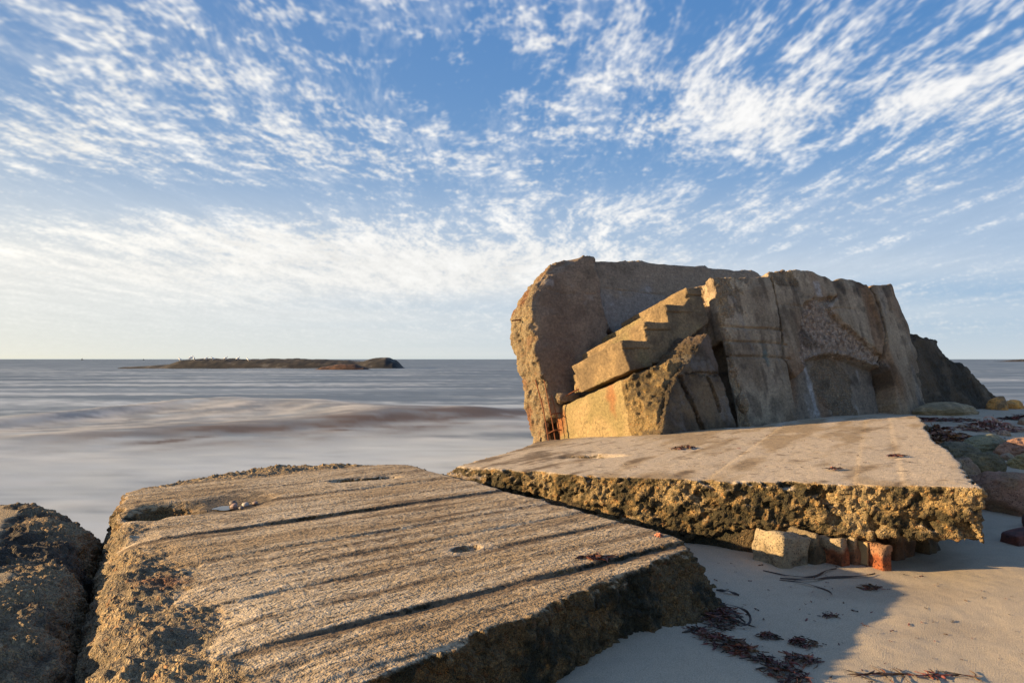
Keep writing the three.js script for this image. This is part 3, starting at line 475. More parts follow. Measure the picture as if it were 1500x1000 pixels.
      let c = mix([0.56, 0.43, 0.28], [0.30, 0.215, 0.13], ss(-0.35, 0.4, n)); c = mix(c, [0.62, 0.48, 0.32], ss(0.0, 0.5, st) * 0.6); c = mix(c, [0.13, 0.085, 0.05], 0.6 * ss(0.15, 0.5, fbm(x * 6, y * 2.2, 8.1, 3))); c = mix(c, K.grey, 0.5 * ss(0.2, 0.6, -st));
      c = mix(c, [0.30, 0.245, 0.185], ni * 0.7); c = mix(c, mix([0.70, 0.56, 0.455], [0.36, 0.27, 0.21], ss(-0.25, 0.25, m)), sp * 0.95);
      c = mix(c, [0.36, 0.18, 0.075], 0.6 * ss(0.05, 0.5, noise3(x * 2.2 + 3, y * 0.8, 5)) * ss(0.9, 1.3, x) * (1 - sp));
      const run = (x0, y1, y0, w) => ss(w, w * 0.3, Math.abs(x - x0 - 0.03 * noise3(y * 5, x0, 2)) + 0.03 * noise3(x * 9, y * 5, 3)) * ss(y1 + 0.04, y1 - 0.02, y) * ss(y0 - 0.1, y0 + 0.2, y);
      c = mix(c, K.white, clamp((0.75 + 0.5 * m) * run(1.85, 0.82, 0.0, 0.06) + 0.6 * run(3.0, 0.72, 0.55, 0.035) + (0.3 + 0.4 * m) * run(1.74, 0.4, -0.1, 0.1) + (0.6 + 0.4 * m) * run(2.3, 2.0, 1.65, 0.12) + (0.5 + 0.4 * m) * run(2.45, 1.75, 1.45, 0.14) + 0.4 * run(2.75, 0.2, 0.05, 0.04)));
      c = mix(c, [0.5, 0.44, 0.39], 0.5 * ss(0.05, 0.01, Math.abs(sdPoly(x, y, nichePoly) - 0.05)) * (y > 0.65 && x > 1.7 ? 1 : 0));
      c = mix(c, K.dark, ss(0.2, 0.55, fbm(x * 2.4, y * 2.4, 7.7, 3)) * 0.55);
      c = mix(c, [0.13, 0.24, 0.23], 0.55 * ss(0.1, 0.03, Math.hypot((x - 0.76 - 0.12 * (0.85 - y)) * 1.3, (y - 0.86) * 0.5) + 0.06 * noise3(x * 12, y * 9, 2)));
            const ag = agg(x, y, z, nx, nz); c = mix(c, K.dark, ss(0.15, 0.5, m) * 0.35 * ag); const up = (1 + 0.5 * ag) * (0.97 + 0.22 * m + 0.25 * noise3(x * 38, y * 38, z * 38) + 0.1 * noise3(x * 7, y * 7, z * 7));
      return [c[0] * up, c[1] * up, c[2] * up];
    },
  });
  part(wall, 'front_wall', ruin);
}
console.log('front', Math.round(performance.now()));
{
  const poly = [[-1.6, -0.9], [-1.7, 0.2], [-1.7, 0.6], [-1.69, 0.95], [-1.76, 1.3], [-1.8, 1.67], [-1.76, 2.0], [-1.6, 2.28], [-1.28, 2.58], [-0.98, 2.73], [-0.8, 2.76], [-0.57, 2.76], [0.3, 2.8], [1.18, 2.83], [2.95, 2.83], [3.12, 2.72], [3.2, 2.3], [3.2, -0.9]];
  const f = (x, y, z) => {
    const n = noise3(x * 1.7, y * 1.7, z * 1.7), end = ss(-1.1, -1.7, x) , dp = sdPoly(x, y, poly) + (0.012 + 0.035 * end) * noise3(x * 7, y * 7, z * 7) + (0.02 + 0.04 * end) * n - 0.03 * end * ss(-1.5, -1.95, z) * ss(2.2, 1.6, y) - 0.02 * end * ss(-1.6, -1.4, z);
    let face = z + 1.4 + 0.008 * n; const seam = -0.56 + 0.03 * noise3(y * 6, 3, 1) + 0.05 * ss(1.95, 1.7, y);
    face += 0.09 * ss(seam - 0.012, seam + 0.012, x);
    face += 0.3 * ss(0.14, 0.05, Math.hypot((x + 0.48) * 1.4, (y - 1.62) * 0.8) + 0.08 * noise3(x * 9, y * 9, 2));
    face += 0.02 * ss(0.014, 0.004, Math.abs(y - 2.32 + 0.04 * x)) * ss(-0.5, -0.3, x) * ss(1.0, 0.5, x); face += 0.012 * ss(0.012, 0.004, Math.abs(y - 2.2 - 0.08 * noise3(x * 3, 1, 5))) * ss(-0.5, -0.7, x);
    if (x < -0.9) { face += 0.45 * ss(0.52, 0.48, y + 0.06 * noise3(x * 6, 2, 2)) * ss(-1.78, -1.6, x); face -= 0.1 * ss(0.05, 0.03, Math.abs(y - 0.72)) * ss(-1.65, -1.55, x) * ss(-1.2, -1.35, x); }
    const cham = x < -0.5 ? 0.6 * dp + 0.8 * (z + 1.4) + 0.055 * ss(-0.6, -1.0, x) + 0.03 * noise3(x * 6, y * 6, z * 6) * ss(-0.5, -0.8, x) - 0.02 * (1 - ss(-0.6, -1.0, x)) : -1;
    return smax(smax(smax(dp, face, 0.025), y > 1.5 ? cham : -1, 0.02), -1.93 - z + 0.02 * n, 0.05);
  };
  const agg = (x, y, z, nz) => clamp(ss(-1.5, -1.72, x + 0.1 * noise3(y * 3, z * 5, 2)) * (nz > 0.75 ? 0.15 : 1) + ss(0.75, 0.5, nz) * ss(0.4, 0.9, noise3(x * 2, y * 2, z * 2) + (x < -0.6 ? 0.9 : 0.55)) + ss(0.13, 0.06, Math.hypot((x + 0.48) * 1.4, (y - 1.62) * 0.8)));
  const wall = solid(f, axis(-2.2, 3.3, 0.018), axis(-0.7, 2.95, 0.018), axis(-2.05, -1.3, 0.018), {
    margin: 0.28, materials: [M.face, M.agg], slot: (x, y, z, nx, ny, nz) => (agg(x, y, z, nz) > 0.5 ? 1 : 0),
    disp: (x, y, z, nx, ny, nz) => agg(x, y, z, nz) * (roughAgg(x, y, z, 0.026, 12) + 0.03 * ridged(x * 5, y * 5, z * 5, 3)) + 0.004 * noise3(x * 22, y * 22, z * 22),
    color: (x, y, z, nx, ny, nz) => {
      const n = fbm(x * 1.3, y * 1.3, z * 1.3, 4), st = fbm(x * 1.2, y * 4.5, 6.3, 3), m = noise3(x * 18, y * 18, z * 18), a = agg(x, y, z, nz);
      let c = x < -0.54 ? mix([0.46, 0.33, 0.215], [0.29, 0.2, 0.13], ss(-0.3, 0.4, n)) : mix([0.48, 0.37, 0.255], [0.45, 0.39, 0.32], ss(0.05, 0.5, n + 0.5 * ss(2.45, 2.1, y) - 0.1));
      c = mix(c, [0.34, 0.28, 0.22], 0.35 * ss(0.1, 0.6, st)); c = mix(c, K.dark, 0.5 * ss(0.15, 0.6, -n + 0.25 * st)); c = mix(c, K.white, 0.4 * ss(0.62, 0.8, fbm(x * 4, y * 4, 1.1, 2) + 0.3 * ss(2.5, 2.3, y) * ss(1.9, 2.1, y)));
      let b = mix([0.5, 0.41, 0.27], [0.36, 0.27, 0.17], ss(-0.3, 0.4, m)); b = mix(b, K.rust, 0.6 * ss(0.15, 0.55, noise3(x * 4, y * 3, z * 4) + 0.35 * ss(0.9, 0.3, y)) * (x < -1.2 ? 1 : 0)); b = mix(b, K.dark, 0.6 * ss(0.3, 0.7, -m + 0.5 * n));
      c = c.map((v) => v * (0.95 + 0.25 * m + 0.22 * noise3(x * 36, y * 36, z * 36) + 0.1 * noise3(x * 6, y * 6, z * 6))); c = mix(c, b, a); c = mix(c, [0.2, 0.06, 0.04], 0.7 * ss(0.13, 0.06, Math.hypot((x + 0.48) * 1.4, (y - 1.62) * 0.8)));
      return c;
    },
  });
  part(wall, 'rear_wall', ruin);
}
{ // sloping tail of the front wall, half buried
  const poly = [[3.7, -1.2], [3.9, 1.15], [4.4, 1.25], [4.95, 1.16], [5.15, 0.9], [5.5, 0.76], [5.8, 0.64], [6.1, 0.38], [6.4, 0.14], [6.75, -0.1], [7.2, -1.2]];
  const f = (x, y, z) => { const dp = sdPoly(x, y, poly) + 0.09 * fbm(x * 1.6, y * 1.6, z * 1.6, 3) + 0.025 * noise3(x * 9, y * 9, z * 9); return smax(smax(dp, z + 0.02 + 0.06 * fbm(x * 1.4, y * 1.4, 4, 3), 0.14), -1.2 - z, 0.1); };
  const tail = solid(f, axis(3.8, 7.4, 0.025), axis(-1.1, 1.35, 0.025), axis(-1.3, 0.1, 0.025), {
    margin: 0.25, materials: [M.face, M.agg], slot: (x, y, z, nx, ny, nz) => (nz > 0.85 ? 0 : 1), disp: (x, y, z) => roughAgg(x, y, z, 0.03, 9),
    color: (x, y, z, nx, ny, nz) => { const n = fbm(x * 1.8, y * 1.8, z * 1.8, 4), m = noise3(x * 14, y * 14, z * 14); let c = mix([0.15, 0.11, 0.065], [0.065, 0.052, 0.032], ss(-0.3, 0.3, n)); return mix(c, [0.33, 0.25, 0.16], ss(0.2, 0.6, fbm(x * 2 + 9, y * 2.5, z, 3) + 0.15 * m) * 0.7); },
  });
  part(tail, 'buried_tail', ruin, 'dark sloping end of the ruin half buried in sand');
}
placeLocal(ruin); thing(ruin, 'bunker_ruin', 'toppled concrete bunker ruin with cracked leaning walls', 'ruin');
console.log('ruin', Math.round(performance.now()));
// rusted reinforcing bars
const rustMat = new THREE.MeshStandardMaterial({ map: grainTex.map, color: new THREE.Color().setRGB(0.26, 0.085, 0.03), roughness: 0.9, bumpMap: grainTex.bump, bumpScale: 0.004 });
function bar(pts, r, parent) { const c = new THREE.CatmullRomCurve3(pts.map((p) => new THREE.Vector3(...p))); const m = new THREE.Mesh(new THREE.TubeGeometry(c, 18, r, 7), rustMat); return part(m, 'reinforcing_bar', parent); }
bar([[-1.78, 0.95, -1.36], [-1.77, 0.5, -1.35], [-1.76, 0.1, -1.36], [-1.74, -0.4, -1.37]], 0.007, ruin);
bar([[-1.72, 0.75, -1.34], [-1.7, 0.4, -1.33], [-1.7, 0.05, -1.35], [-1.66, -0.4, -1.36]], 0.006, ruin);
bar([[-1.82, 1.0, -1.5], [-1.8, 0.6, -1.46], [-1.79, 0.2, -1.47], [-1.76, -0.4, -1.5]], 0.008, ruin);
bar([[-1.82, 0.28, -1.4], [-1.76, 0.3, -1.33], [-1.66, 0.3, -1.34]], 0.008, ruin);
bar([[-1.93, 1.86, -1.66], [-1.85, 1.87, -1.66], [-1.7, 1.88, -1.66]], 0.01, ruin);
bar([[-1.55, 0.72, -1.28], [-1.35, 0.8, -1.1], [-1.1, 0.85, -0.95]], 0.009, ruin);
bar([[-1.78, 0.5, -1.34], [-1.7, 0.52, -1.38], [-1.5, 0.54, -1.42]], 0.007, ruin);

// fallen flight of steps
{
  const stairs = new THREE.Group();
  const colr = (x, y, z, nx, ny, nz) => { const n = fbm(x * 2.2, y * 2.2, z * 2.2, 3), m = noise3(x * 24, y * 24, z * 24); let c = mix([0.37, 0.26, 0.135], [0.22, 0.155, 0.085], ss(-0.3, 0.4, n + 0.4 * noise3(x * 7, y * 7, z * 7))); c = mix(c, [0.3, 0.28, 0.12], 0.35 * ss(0.15, 0.5, noise3(x * 3, y * 3, z * 2.2 + 9))); return mix(c.map((v) => v * (1 + 0.3 * m + 0.25 * noise3(x * 45, y * 45, z * 45))), K.dark, 0.6 * ss(0.2, 0.65, m * 0.7 - n * 0.5)); };
  const tops = [1.04, 1.275, 1.51, 1.75], lefts = [-1.58, -1.18, -0.78, -0.38];
  for (let i = 0; i < 4; i++) {
    const l = lefts[i], t = tops[i], r = i === 3 ? -0.12 : l + 0.42, b = i === 0 ? 0.68 : t - 0.36, ez = -0.004 * (i & 1);
    const back = [-1.02, -1.3, -1.33, -1.34][i];
    const f = (x, y, z) => {
      const n = noise3(x * 3, y * 3, z * 3), shear = i === 0 ? 0.06 * clamp((1.04 - y) / 0.35) : 0;
      const e = 0.007 * noise3(x * 9, y * 9, z * 9) + 0.005 * n;
      let d = smax(smax(l + shear - x, x - r, 0.01), smax(y - t, b + (i === 0 ? 0.35 * (x - l) * 0.4 : 0) - y, 0.01), 0.008);
      let front = z + ez; if (i < 4) front += 0.02 * ss(0.012, 0.004, Math.abs(y - t + 0.1)) + 0.014 * ss(0.095, 0.105, t - y);
      d = smax(d, front, 0.008); d = smax(d, back - z + (i === 0 ? 0.06 * noise3(x * 7, y * 7, 1) : 0), 0.03);
      const chip = Math.hypot((x - l) * 0.8, z + 0.0) - 0.05 * clamp(0.15 + noise3(y * 9, 4 + i, 2) * 1.6 + 0.8 * noise3(y * 26, 4 + i, 5) + (i === 0 ? 0.5 * ss(0.95, 0.85, y) : 0));      // worn arris
      return smax(d + e, -chip, 0.012);
    };
    part(solid(f, axis(l - 0.06, r + 0.05, 0.01), axis(b - 0.06, t + 0.05, 0.01), axis(back - 0.1, 0.05, 0.014), { margin: 0.09, materials: [M.face], color: colr, disp: (x, y, z) => 0.003 * noise3(x * 28, y * 28, z * 28) + 0.002 * noise3(x * 50, y * 50, z * 50) }), 'step', stairs);
  }
  const wp = [[-1.42, 0.74], [-1.0, 0.8], [-0.62, 1.02], [-0.38, 1.16], [-0.1, 1.3], [-0.12, 1.68], [-0.36, 1.62], [-0.6, 1.36], [-1.0, 1.12], [-1.4, 0.98]];
  const f = (x, y, z) => smax(smax(sdPoly(x, y, wp) + 0.02 * noise3(x * 5, y * 5, z * 5), z + 0.012, 0.02), -1.28 - z, 0.03);
  part(solid(f, axis(-1.5, 0, 0.015), axis(0.65, 1.75, 0.015), axis(-1.36, 0.04, 0.02), { margin: 0.08, materials: [M.face], color: colr, disp: (x, y, z) => 0.008 * noise3(x * 20, y * 20, z * 20) }), 'sloping_soffit', stairs);
  placeLocal(stairs); thing(stairs, 'concrete_steps', 'fallen flight of concrete steps, sunlit on the risers, propped on broken blocks', 'steps');
}
// lit block beneath the steps, with its fractured side
{
  const poly = [[-1.62, -1.0], [-1.6, -0.1], [-1.6, 0.5], [-1.57, 0.61], [-1.2, 0.68], [-0.95, 0.72], [-0.9, 0.5], [-0.9, -1]];
  const frac = (x, y, z) => ss(-0.18, -0.02, z + 0.05 * noise3(x * 4, y * 4, 3) + 0.12 * (y - 0.3) * 0.4);
  const f = (x, y, z) => {
    const n = noise3(x * 2.4, y * 2.4, z * 2.4), dp = sdPoly(x, y, poly) + 0.012 * noise3(x * 7, y * 7, z * 7), end = -1.52 - z + 0.3 * ss(0.55, 0.85, y);
    const xl = lerp(-1.62, lerp(-1.76, -1.33, (y + 0.12) / 0.55), clamp((z + 0.1) / 0.5, 0, 1.2)), nose = z > -0.16 ? (xl - x) * 0.8 + (z < -0.1 ? -0.06 : 0) + 0.09 * fbm(x * 3.2, y * 3.2, z * 3.2, 3) * ss(-0.1, 0.02, z) : -1;      // broken side nearer the viewer
    return smax(smax(smax(dp, nose, 0.03), z - 0.34, 0.03), end + 0.03 * n, 0.06) - (z < -0.2 ? 0 : 0.0);
  };
  const rough = (x, y, z, nx) => ss(-0.16, -0.06, z + 0.05 * noise3(y * 5, z * 5, 2));
  const b = solid(f, axis(-1.95, -0.8, 0.015), axis(-0.6, 1.0, 0.015), axis(-1.65, 0.5, 0.018), {
    margin: 0.2, materials: [M.face, M.agg], slot: (x, y, z, nx) => (rough(x, y, z, nx) > 0.5 ? 1 : 0), disp: (x, y, z, nx, ny, nz) => 0.006 * noise3(x * 24, y * 24, z * 24) + rough(x, y, z, nx) * (nz > 0.6 ? 0 : 1) * (roughAgg(x, y, z, 0.02, 16) + 0.04 * (ridged(x * 4.5, y * 4.5, z * 4.5, 4) - 1)),
    color: (x, y, z, nx, ny, nz) => { const n = fbm(x * 2.2, y * 2.2, z * 2.2, 3), m = noise3(x * 22, y * 22, z * 22), r = rough(x, y, z, nx); let c = mix([0.42, 0.305, 0.145], [0.31, 0.24, 0.105], ss(-0.25, 0.35, n)); c = mix(c, [0.25, 0.22, 0.08], 0.6 * ss(0.1, 0.5, noise3(x * 2, y * 2.4, z * 2.4 + 4)));
      c = mix(c, K.rust, 0.8 * ss(0.2, 0.05, Math.hypot((z + 1.45) * 0.9, (y - 0.45) * 0.6) + 0.08 * noise3(y * 8, z * 8, 1))); c = mix(c, K.rust, 0.6 * ss(0.14, 0.03, Math.hypot((z + 0.33) * 1.1, (y - 0.5) * 0.5) + 0.08 * noise3(y * 8, z * 8, 5)));
      c = mix(c, mix([0.45, 0.33, 0.16], [0.16, 0.12, 0.06], ss(-0.1, 0.35, n + 0.4 * m)), r); return mix(c, K.dark, 0.6 * ss(0.35, 0.8, m - n * 0.4)); },
  });
  placeLocal(b); thing(b, 'concrete_block', 'sunlit yellowish concrete block with rust stains under the steps', 'block', 'broken blocks against the ruin');
  // leaning wedge in front of the dark gap
  const wpoly = [[-1.72, -1.0], [-1.66, -0.12], [-1.4, 0.34], [-1.34, 0.52], [-1.04, 0.82], [-0.74, 1.05], [-0.6, 0.98], [-0.58, 0.6], [-0.55, 0.2], [-0.5, -0.1], [-0.46, -1.0]];
  const g = (x, y, z) => {
    const n = noise3(x * 2, y * 2, z * 2), dp = sdPoly(x, y, wpoly) + 0.03 * n + 0.02 * noise3(x * 8, y * 8, z * 8); let face = z - 0.4 + 0.012 * n + 0.02 * noise3(x * 6, y * 6, 2);
    face += 0.05 * ss(0.03, 0.008, sdPath(x, y, [[-1.2, 0.5], [-1.12, 0.2], [-1.02, -0.2]])) + 0.03 * ss(0.02, 0.006, sdPath(x, y, [[-0.8, 0.5], [-0.72, 0.1]])) + 0.02 * ss(0.02, 0.006, Math.abs(y - 0.5 + 0.03 * x)) * ss(-1.2, -1.1, x);
    const bevel = (-(x + 1.3) * 0.65 + (y - 0.45) * 0.76) + (z - 0.4) * 0.36 + 0.03 * n;
    return smax(smax(smax(dp, face, 0.03), bevel, 0.03), -0.05 - z, 0.03);
  };
  const w = solid(g, axis(-1.85, -0.3, 0.015), axis(-0.6, 1.1, 0.015), axis(-0.12, 0.46, 0.015), { margin: 0.14, materials: [M.face, M.agg], slot: (x, y, z, nx, ny, nz) => (nz > 0.92 ? 0 : 1), disp: (x, y, z, nx, ny, nz) => (nz > 0.92 ? 0.25 : 1) * roughAgg(x, y, z, 0.028, 14),
    color: (x, y, z, nx, ny, nz) => { const n = fbm(x * 2.2, y * 2.2, z * 2.2, 4), m = noise3(x * 18, y * 18, z * 18), rt = ss(0.1, -0.1, (-(x + 0.75) * 0.9 - (y - 0.75) * 0.5) + 0.25 * n); let c = mix([0.24, 0.18, 0.105], [0.1, 0.075, 0.045], ss(-0.3, 0.3, n + 0.2 * m)); c = mix(c, [0.20, 0.15, 0.115], rt * ss(0.25, 0.45, y) * 0.8); return mix(c, [0.24, 0.22, 0.19], 0.7 * ss(0.1, 0.5, noise3(x * 2.5, y * 2.5, z * 2.5 + 4) + 0.4 * m)); } });
  placeLocal(w); thing(w, 'concrete_wedge', 'dark pointed concrete wedge leaning beside the black gap below the steps', 'wedge', 'broken blocks against the ruin');
  // small stone jammed in the gap
  const st = solid((x, y, z) => Math.hypot((x + 0.2) * 1.1, (y - 0.22) * 0.62, z - 0.28) - 0.075 + 0.05 * noise3(x * 6, y * 6, z * 6), axis(-0.36, 0.05, 0.015), axis(0.0, 0.5, 0.015), axis(0.1, 0.45, 0.015), { margin: 0.1, materials: [M.agg], disp: (x, y, z) => roughAgg(x, y, z, 0.02, 16), color: () => [0.6, 0.5, 0.36] });
  placeLocal(st); thing(st, 'jammed_stone', 'small pale stone jammed in the dark gap between wedge and wall', 'stone');
}
console.log('blocks', Math.round(performance.now()));

// ---------------------------------------------------------------- under the middle slab: concrete footing and brick courses
{
  const ang = Math.atan2(-0.55, 0.84), c = Math.cos(ang), s = Math.sin(ang);
  const foot = solid((x, y, z) => { const u = x * 0.84 + z * 0.545, v = -x * 0.545 + z * 0.84; return sdBox(u, y, v, -1.35, 0.0, -4.5, 1.0, 0.12, 0.45) + 0.04 * noise3(x * 4, y * 4, z * 4) - 0.02; }, axis(-0.4, 1.6, 0.018), axis(-0.15, 0.22, 0.018), axis(-5.6, -3.4, 0.018), { margin: 0.12, materials: [M.agg], disp: (x, y, z) => roughAgg(x, y, z, 0.02, 16), color: (x, y, z) => mix([0.17, 0.12, 0.06], K.algae, ss(-0.2, 0.3, fbm(x * 4, y * 4, z * 4, 3))) });
  thing(foot, 'concrete_footing', 'low dark concrete footing under the left front of the raised slab', 'footing');
  const group = new THREE.Group(), base = [[1.45, -3.73, 0.185, 0.155, 0], [1.6, -3.79, 0.12, 0.15, 2], [1.715, -3.74, 0.082, 0.135, 3], [1.83, -3.79, 0.13, 0.15, 4], [1.925, -3.66, 0.085, 0.13, 5], [2.12, -3.9, 0.2, 0.16, 6], [2.36, -4.02, 0.2, 0.14, 7]];
  const cs = [[0.40, 0.31, 0.19], [0.3, 0.14, 0.06], [0.2, 0.14, 0.07], [0.36, 0.115, 0.04], [0.27, 0.13, 0.06], [0.34, 0.10, 0.035], [0.16, 0.075, 0.03], [0.13, 0.085, 0.035]];
  for (const [x, z, w, h, k] of base) {
    const b = solid((px, py, pz) => sdBox(px, py, pz, 0, h / 2 - 0.02, 0, w / 2 - 0.008, h / 2 + 0.02, 0.1) - 0.006 + 0.018 * noise3(px * 16 + k * 7, py * 16, pz * 16) + 0.03 * noise3(px * 6 + k * 3, py * 6, pz * 6), axis(-w / 2 - 0.03, w / 2 + 0.03, 0.008), axis(-0.08, h + 0.05, 0.008), axis(-0.14, 0.14, 0.008), { margin: 0.06, materials: [M.face], color: (px, py, pz) => mix(mix(cs[k], cs[k].map((v) => v * 0.5), ss(-0.1, 0.5, fbm(px * 12 + k, py * 12, pz * 12, 3))), [0.45, 0.36, 0.23], (k === 0 || k === 3 || k === 4 ? 0.9 : 0.35) * ss(-0.015, 0.015, py - h * 0.62 + 0.03 * noise3(px * 20, pz * 20, k))) });
    b.position.set(x, 0, z); b.rotation.set(0.12 * (RA[k * 5 + 2] - 0.5), 0.56 + 0.5 * (RA[k * 9 + 1] - 0.5) - (k === 5 ? 0.3 : 0), 0.3 * (RA[k * 3 + 7] - 0.5)); part(b, 'brick', group);
  }
  const mortar = new THREE.Mesh(new THREE.BoxGeometry(0.009, 0.12, 0.05, 2, 8, 3), new THREE.MeshStandardMaterial({ map: grainTex.map, color: 0xa8916a, roughness: 0.95 })); { const p = mortar.geometry.attributes.position; for (let i = 0; i < p.count; i++) p.setX(i, p.getX(i) + 0.006 * noise3(p.getX(i) * 60, p.getY(i) * 60, p.getZ(i) * 60)); mortar.geometry.computeVertexNormals(); } mortar.position.set(1.872, 0.07, -3.66); mortar.rotation.y = 0.5; part(mortar, 'mortar_strip', group);
  thing(group, 'brick_footing', 'row of broken rusty red bricks holding up the raised slab', 'bricks');
}

// ---------------------------------------------------------------- boulders
function boulder(x, z, sx, sy, sz, seed, colA, colB, label, turn = 0, sink = 0.25, angular = 0.5, name = 'boulder', group = 'boulders on the sand beside the slabs', detail = 24) {
  const g = new THREE.IcosahedronGeometry(1, detail), p = g.attributes.position, v = new THREE.Vector3(), pos = [], tri = [], map = new Map();
  const planes = [], r = rng(seed); for (let i = 0; i < 9; i++) planes.push([new THREE.Vector3(r() * 2 - 1, r() * 1.4 - 0.4, r() * 2 - 1).normalize(), 0.62 + 0.25 * r()]);
  for (let i = 0; i < p.count; i++) {
    v.fromBufferAttribute(p, i); const k = `${v.x.toFixed(4)},${v.y.toFixed(4)},${v.z.toFixed(4)}`; let id = map.get(k);
    if (id === undefined) {
      id = pos.length / 3; map.set(k, id); let rad = 1 + 0.22 * noise3(v.x * 1.4 + seed, v.y * 1.4, v.z * 1.4);
      for (const [n, d] of planes) { const c = v.dot(n); if (c > 0.1) rad = smin(rad, d / c, 0.12) * angular + rad * (1 - angular); }
      rad += 0.07 * fbm(v.x * 3.5 + seed, v.y * 3.5, v.z * 3.5, 4) + 0.04 * ridged(v.x * 3 + seed, v.y * 3, v.z * 3, 3); pos.push(v.x * rad * sx, v.y * rad * sy, v.z * rad * sz);
    }
    tri.push(id);
  }
  const m = { pos: Float32Array.from(pos), tri: Uint32Array.from(tri) }, o = dress(m, normals(m), (a, b, c) => { const n = fbm(a * 7 + seed, b * 7, c * 7, 3), s = noise3(a * 40, b * 40, c * 40 + seed); return mix(mix(colA, colB, ss(-0.3, 0.4, n)), K.dark, 0.4 * ss(0.3, 0.8, s - n * 0.5)).map((q, i) => q * [2.0, 1.95, 1.75][i]); }, null, [M.rock]);
  o.position.set(x, sandY(x, z) + sy * (1 - 2 * sink) * 0.5, z); o.rotation.y = turn;
  return thing(o, name, label, name, group);
}
const red = [0.26, 0.145, 0.1], redb = [0.19, 0.125, 0.08], olive = [0.16, 0.125, 0.065], tanr = [0.28, 0.22, 0.14];
boulder(6.35, -10.0, 0.5, 0.16, 0.3, 3, tanr, [0.17, 0.14, 0.085], 'flat tan rock against the dark buried end of the ruin', 0.2, 0.3);
boulder(3.68, -5.0, 0.44, 0.24, 0.24, 5, red, redb, 'long reddish boulder lying along the right side of the raised slab', -0.75, 0.25, 0.8);
boulder(3.55, -5.5, 0.3, 0.22, 0.2, 9, [0.24, 0.16, 0.09], redb, 'brown rounded boulder tucked against the right edge of the raised slab', 0.4, 0.25);
boulder(4.3, -6.3, 0.2, 0.13, 0.17, 12, olive, [0.09, 0.075, 0.04], 'dark olive round boulder behind the long reddish one', 0, 0.2, 0.3);
boulder(4.95, -7.2, 0.27, 0.12, 0.17, 15, [0.16, 0.165, 0.115], [0.2, 0.19, 0.12], 'grey green boulder between seaweed heaps beyond the raised slab', 0.3, 0.25, 0.3);
boulder(4.45, -6.85, 0.26, 0.12, 0.2, 18, [0.1, 0.085, 0.05], [0.15, 0.12, 0.07], 'low dark rock at the far right corner of the raised slab', 0.9, 0.25);
boulder(5.2, -6.95, 0.32, 0.14, 0.22, 21, red, [0.36, 0.2, 0.12], 'pinkish red boulder at the right edge, level with the olive one', 0.4, 0.25, 0.7);
boulder(4.95, -6.4, 0.28, 0.14, 0.2, 24, [0.28, 0.22, 0.1], olive, 'yellow olive boulder at the right edge in front of the pinkish one', 0.1, 0.25);
boulder(8.2, -11.2, 0.22, 0.11, 0.16, 27, [0.62, 0.30, 0.07], [0.4, 0.2, 0.06], 'bright orange rock at the water beyond the ruin', 0.5, 0.25);
boulder(7.75, -10.9, 0.16, 0.16, 0.14, 30, [0.5, 0.26, 0.08], [0.2, 0.13, 0.07], 'small orange rock by the tip of the buried end of the ruin', 1.5, 0.25);
boulder(3.42, -4.5, 0.06, 0.09, 0.06, 33, [0.14, 0.06, 0.05], [0.08, 0.05, 0.04], 'small dark round stone at the right edge below the long boulder', 0, 0.2);
{
  const r = rng(41), tints = [tanr, [0.3, 0.2, 0.15], [0.2, 0.17, 0.12], [0.26, 0.16, 0.12]];
  for (let i = 0; i < 16; i++) { const z = -5.9 - 3.6 * r(), x = 2.75 - 0.53 * (z + 3.4) + 0.35 + 1.6 * r(), q = 0.035 + 0.06 * r(); boulder(x, z, q * 1.3, q * 0.8, q, 50 + i, tints[i % 4], tints[(i + 1) % 4], 'small tan stone strewn among the weed right of the raised slab', 6 * r(), 0.2, 0.8, 'stone', 'small stones right of the raised slab', 6); }
}
{
  const o = solid((x, y, z) => sdBox(x, y, z, 0, 0, 0, 0.1, 0.03, 0.05) - 0.008 + 0.01 * noise3(x * 14, y * 14, z * 14), axis(-0.14, 0.14, 0.009), axis(-0.06, 0.06, 0.009), axis(-0.09, 0.09, 0.009), { margin: 0.04, materials: [M.face], color: (x, y, z) => mix([0.2, 0.07, 0.05], [0.12, 0.05, 0.04], ss(-0.2, 0.3, noise3(x * 20, y * 20, z * 20))) });
  o.position.set(3.06, sandY(3.06, -4.12) + 0.03, -4.12); o.rotation.set(0.05, 0.3, 0.08); thing(o, 'loose_brick', 'loose dark red brick on the shaded sand at the right edge', 'brick');
}

// ---------------------------------------------------------------- seaweed
const weedMat = new THREE.MeshStandardMaterial({ vertexColors: true, roughness: 0.6, side: THREE.DoubleSide });
function ribbon(pts, w, col, twist = 0) {
  const c = new THREE.CatmullRomCurve3(pts), n = Math.max(6, pts.length * 4), P = [], C = [], I = []; const t = new THREE.Vector3(), p = new THREE.Vector3(), s = new THREE.Vector3(), up = new THREE.Vector3(0, 1, 0);
  for (let i = 0; i <= n; i++) {
    c.getPoint(i / n, p); c.getTangent(i / n, t); s.crossVectors(t, up).normalize().applyAxisAngle(t, twist + 0.8 * Math.sin(i * 0.7 + twist)); const k = w * (0.35 + 0.65 * Math.sin(Math.PI * clamp(i / n, 0.08, 0.92)));
    for (const q of [-1, 0, 1]) { P.push(p.x + s.x * k * q, p.y + s.y * k * q + (q === 0 ? k * 0.5 : 0), p.z + s.z * k * q); C.push(...col); }
    if (i) { const a = (i - 1) * 3; for (const q of [0, 1]) I.push(a + q, a + q + 1, a + q + 3, a + q + 1, a + q + 4, a + q + 3); }
  }
  const g = new THREE.BufferGeometry(); g.setAttribute('position', new THREE.Float32BufferAttribute(P, 3)); g.setAttribute('color', new THREE.Float32BufferAttribute(C, 3)); g.setIndex(I); g.computeVertexNormals(); return g;
}
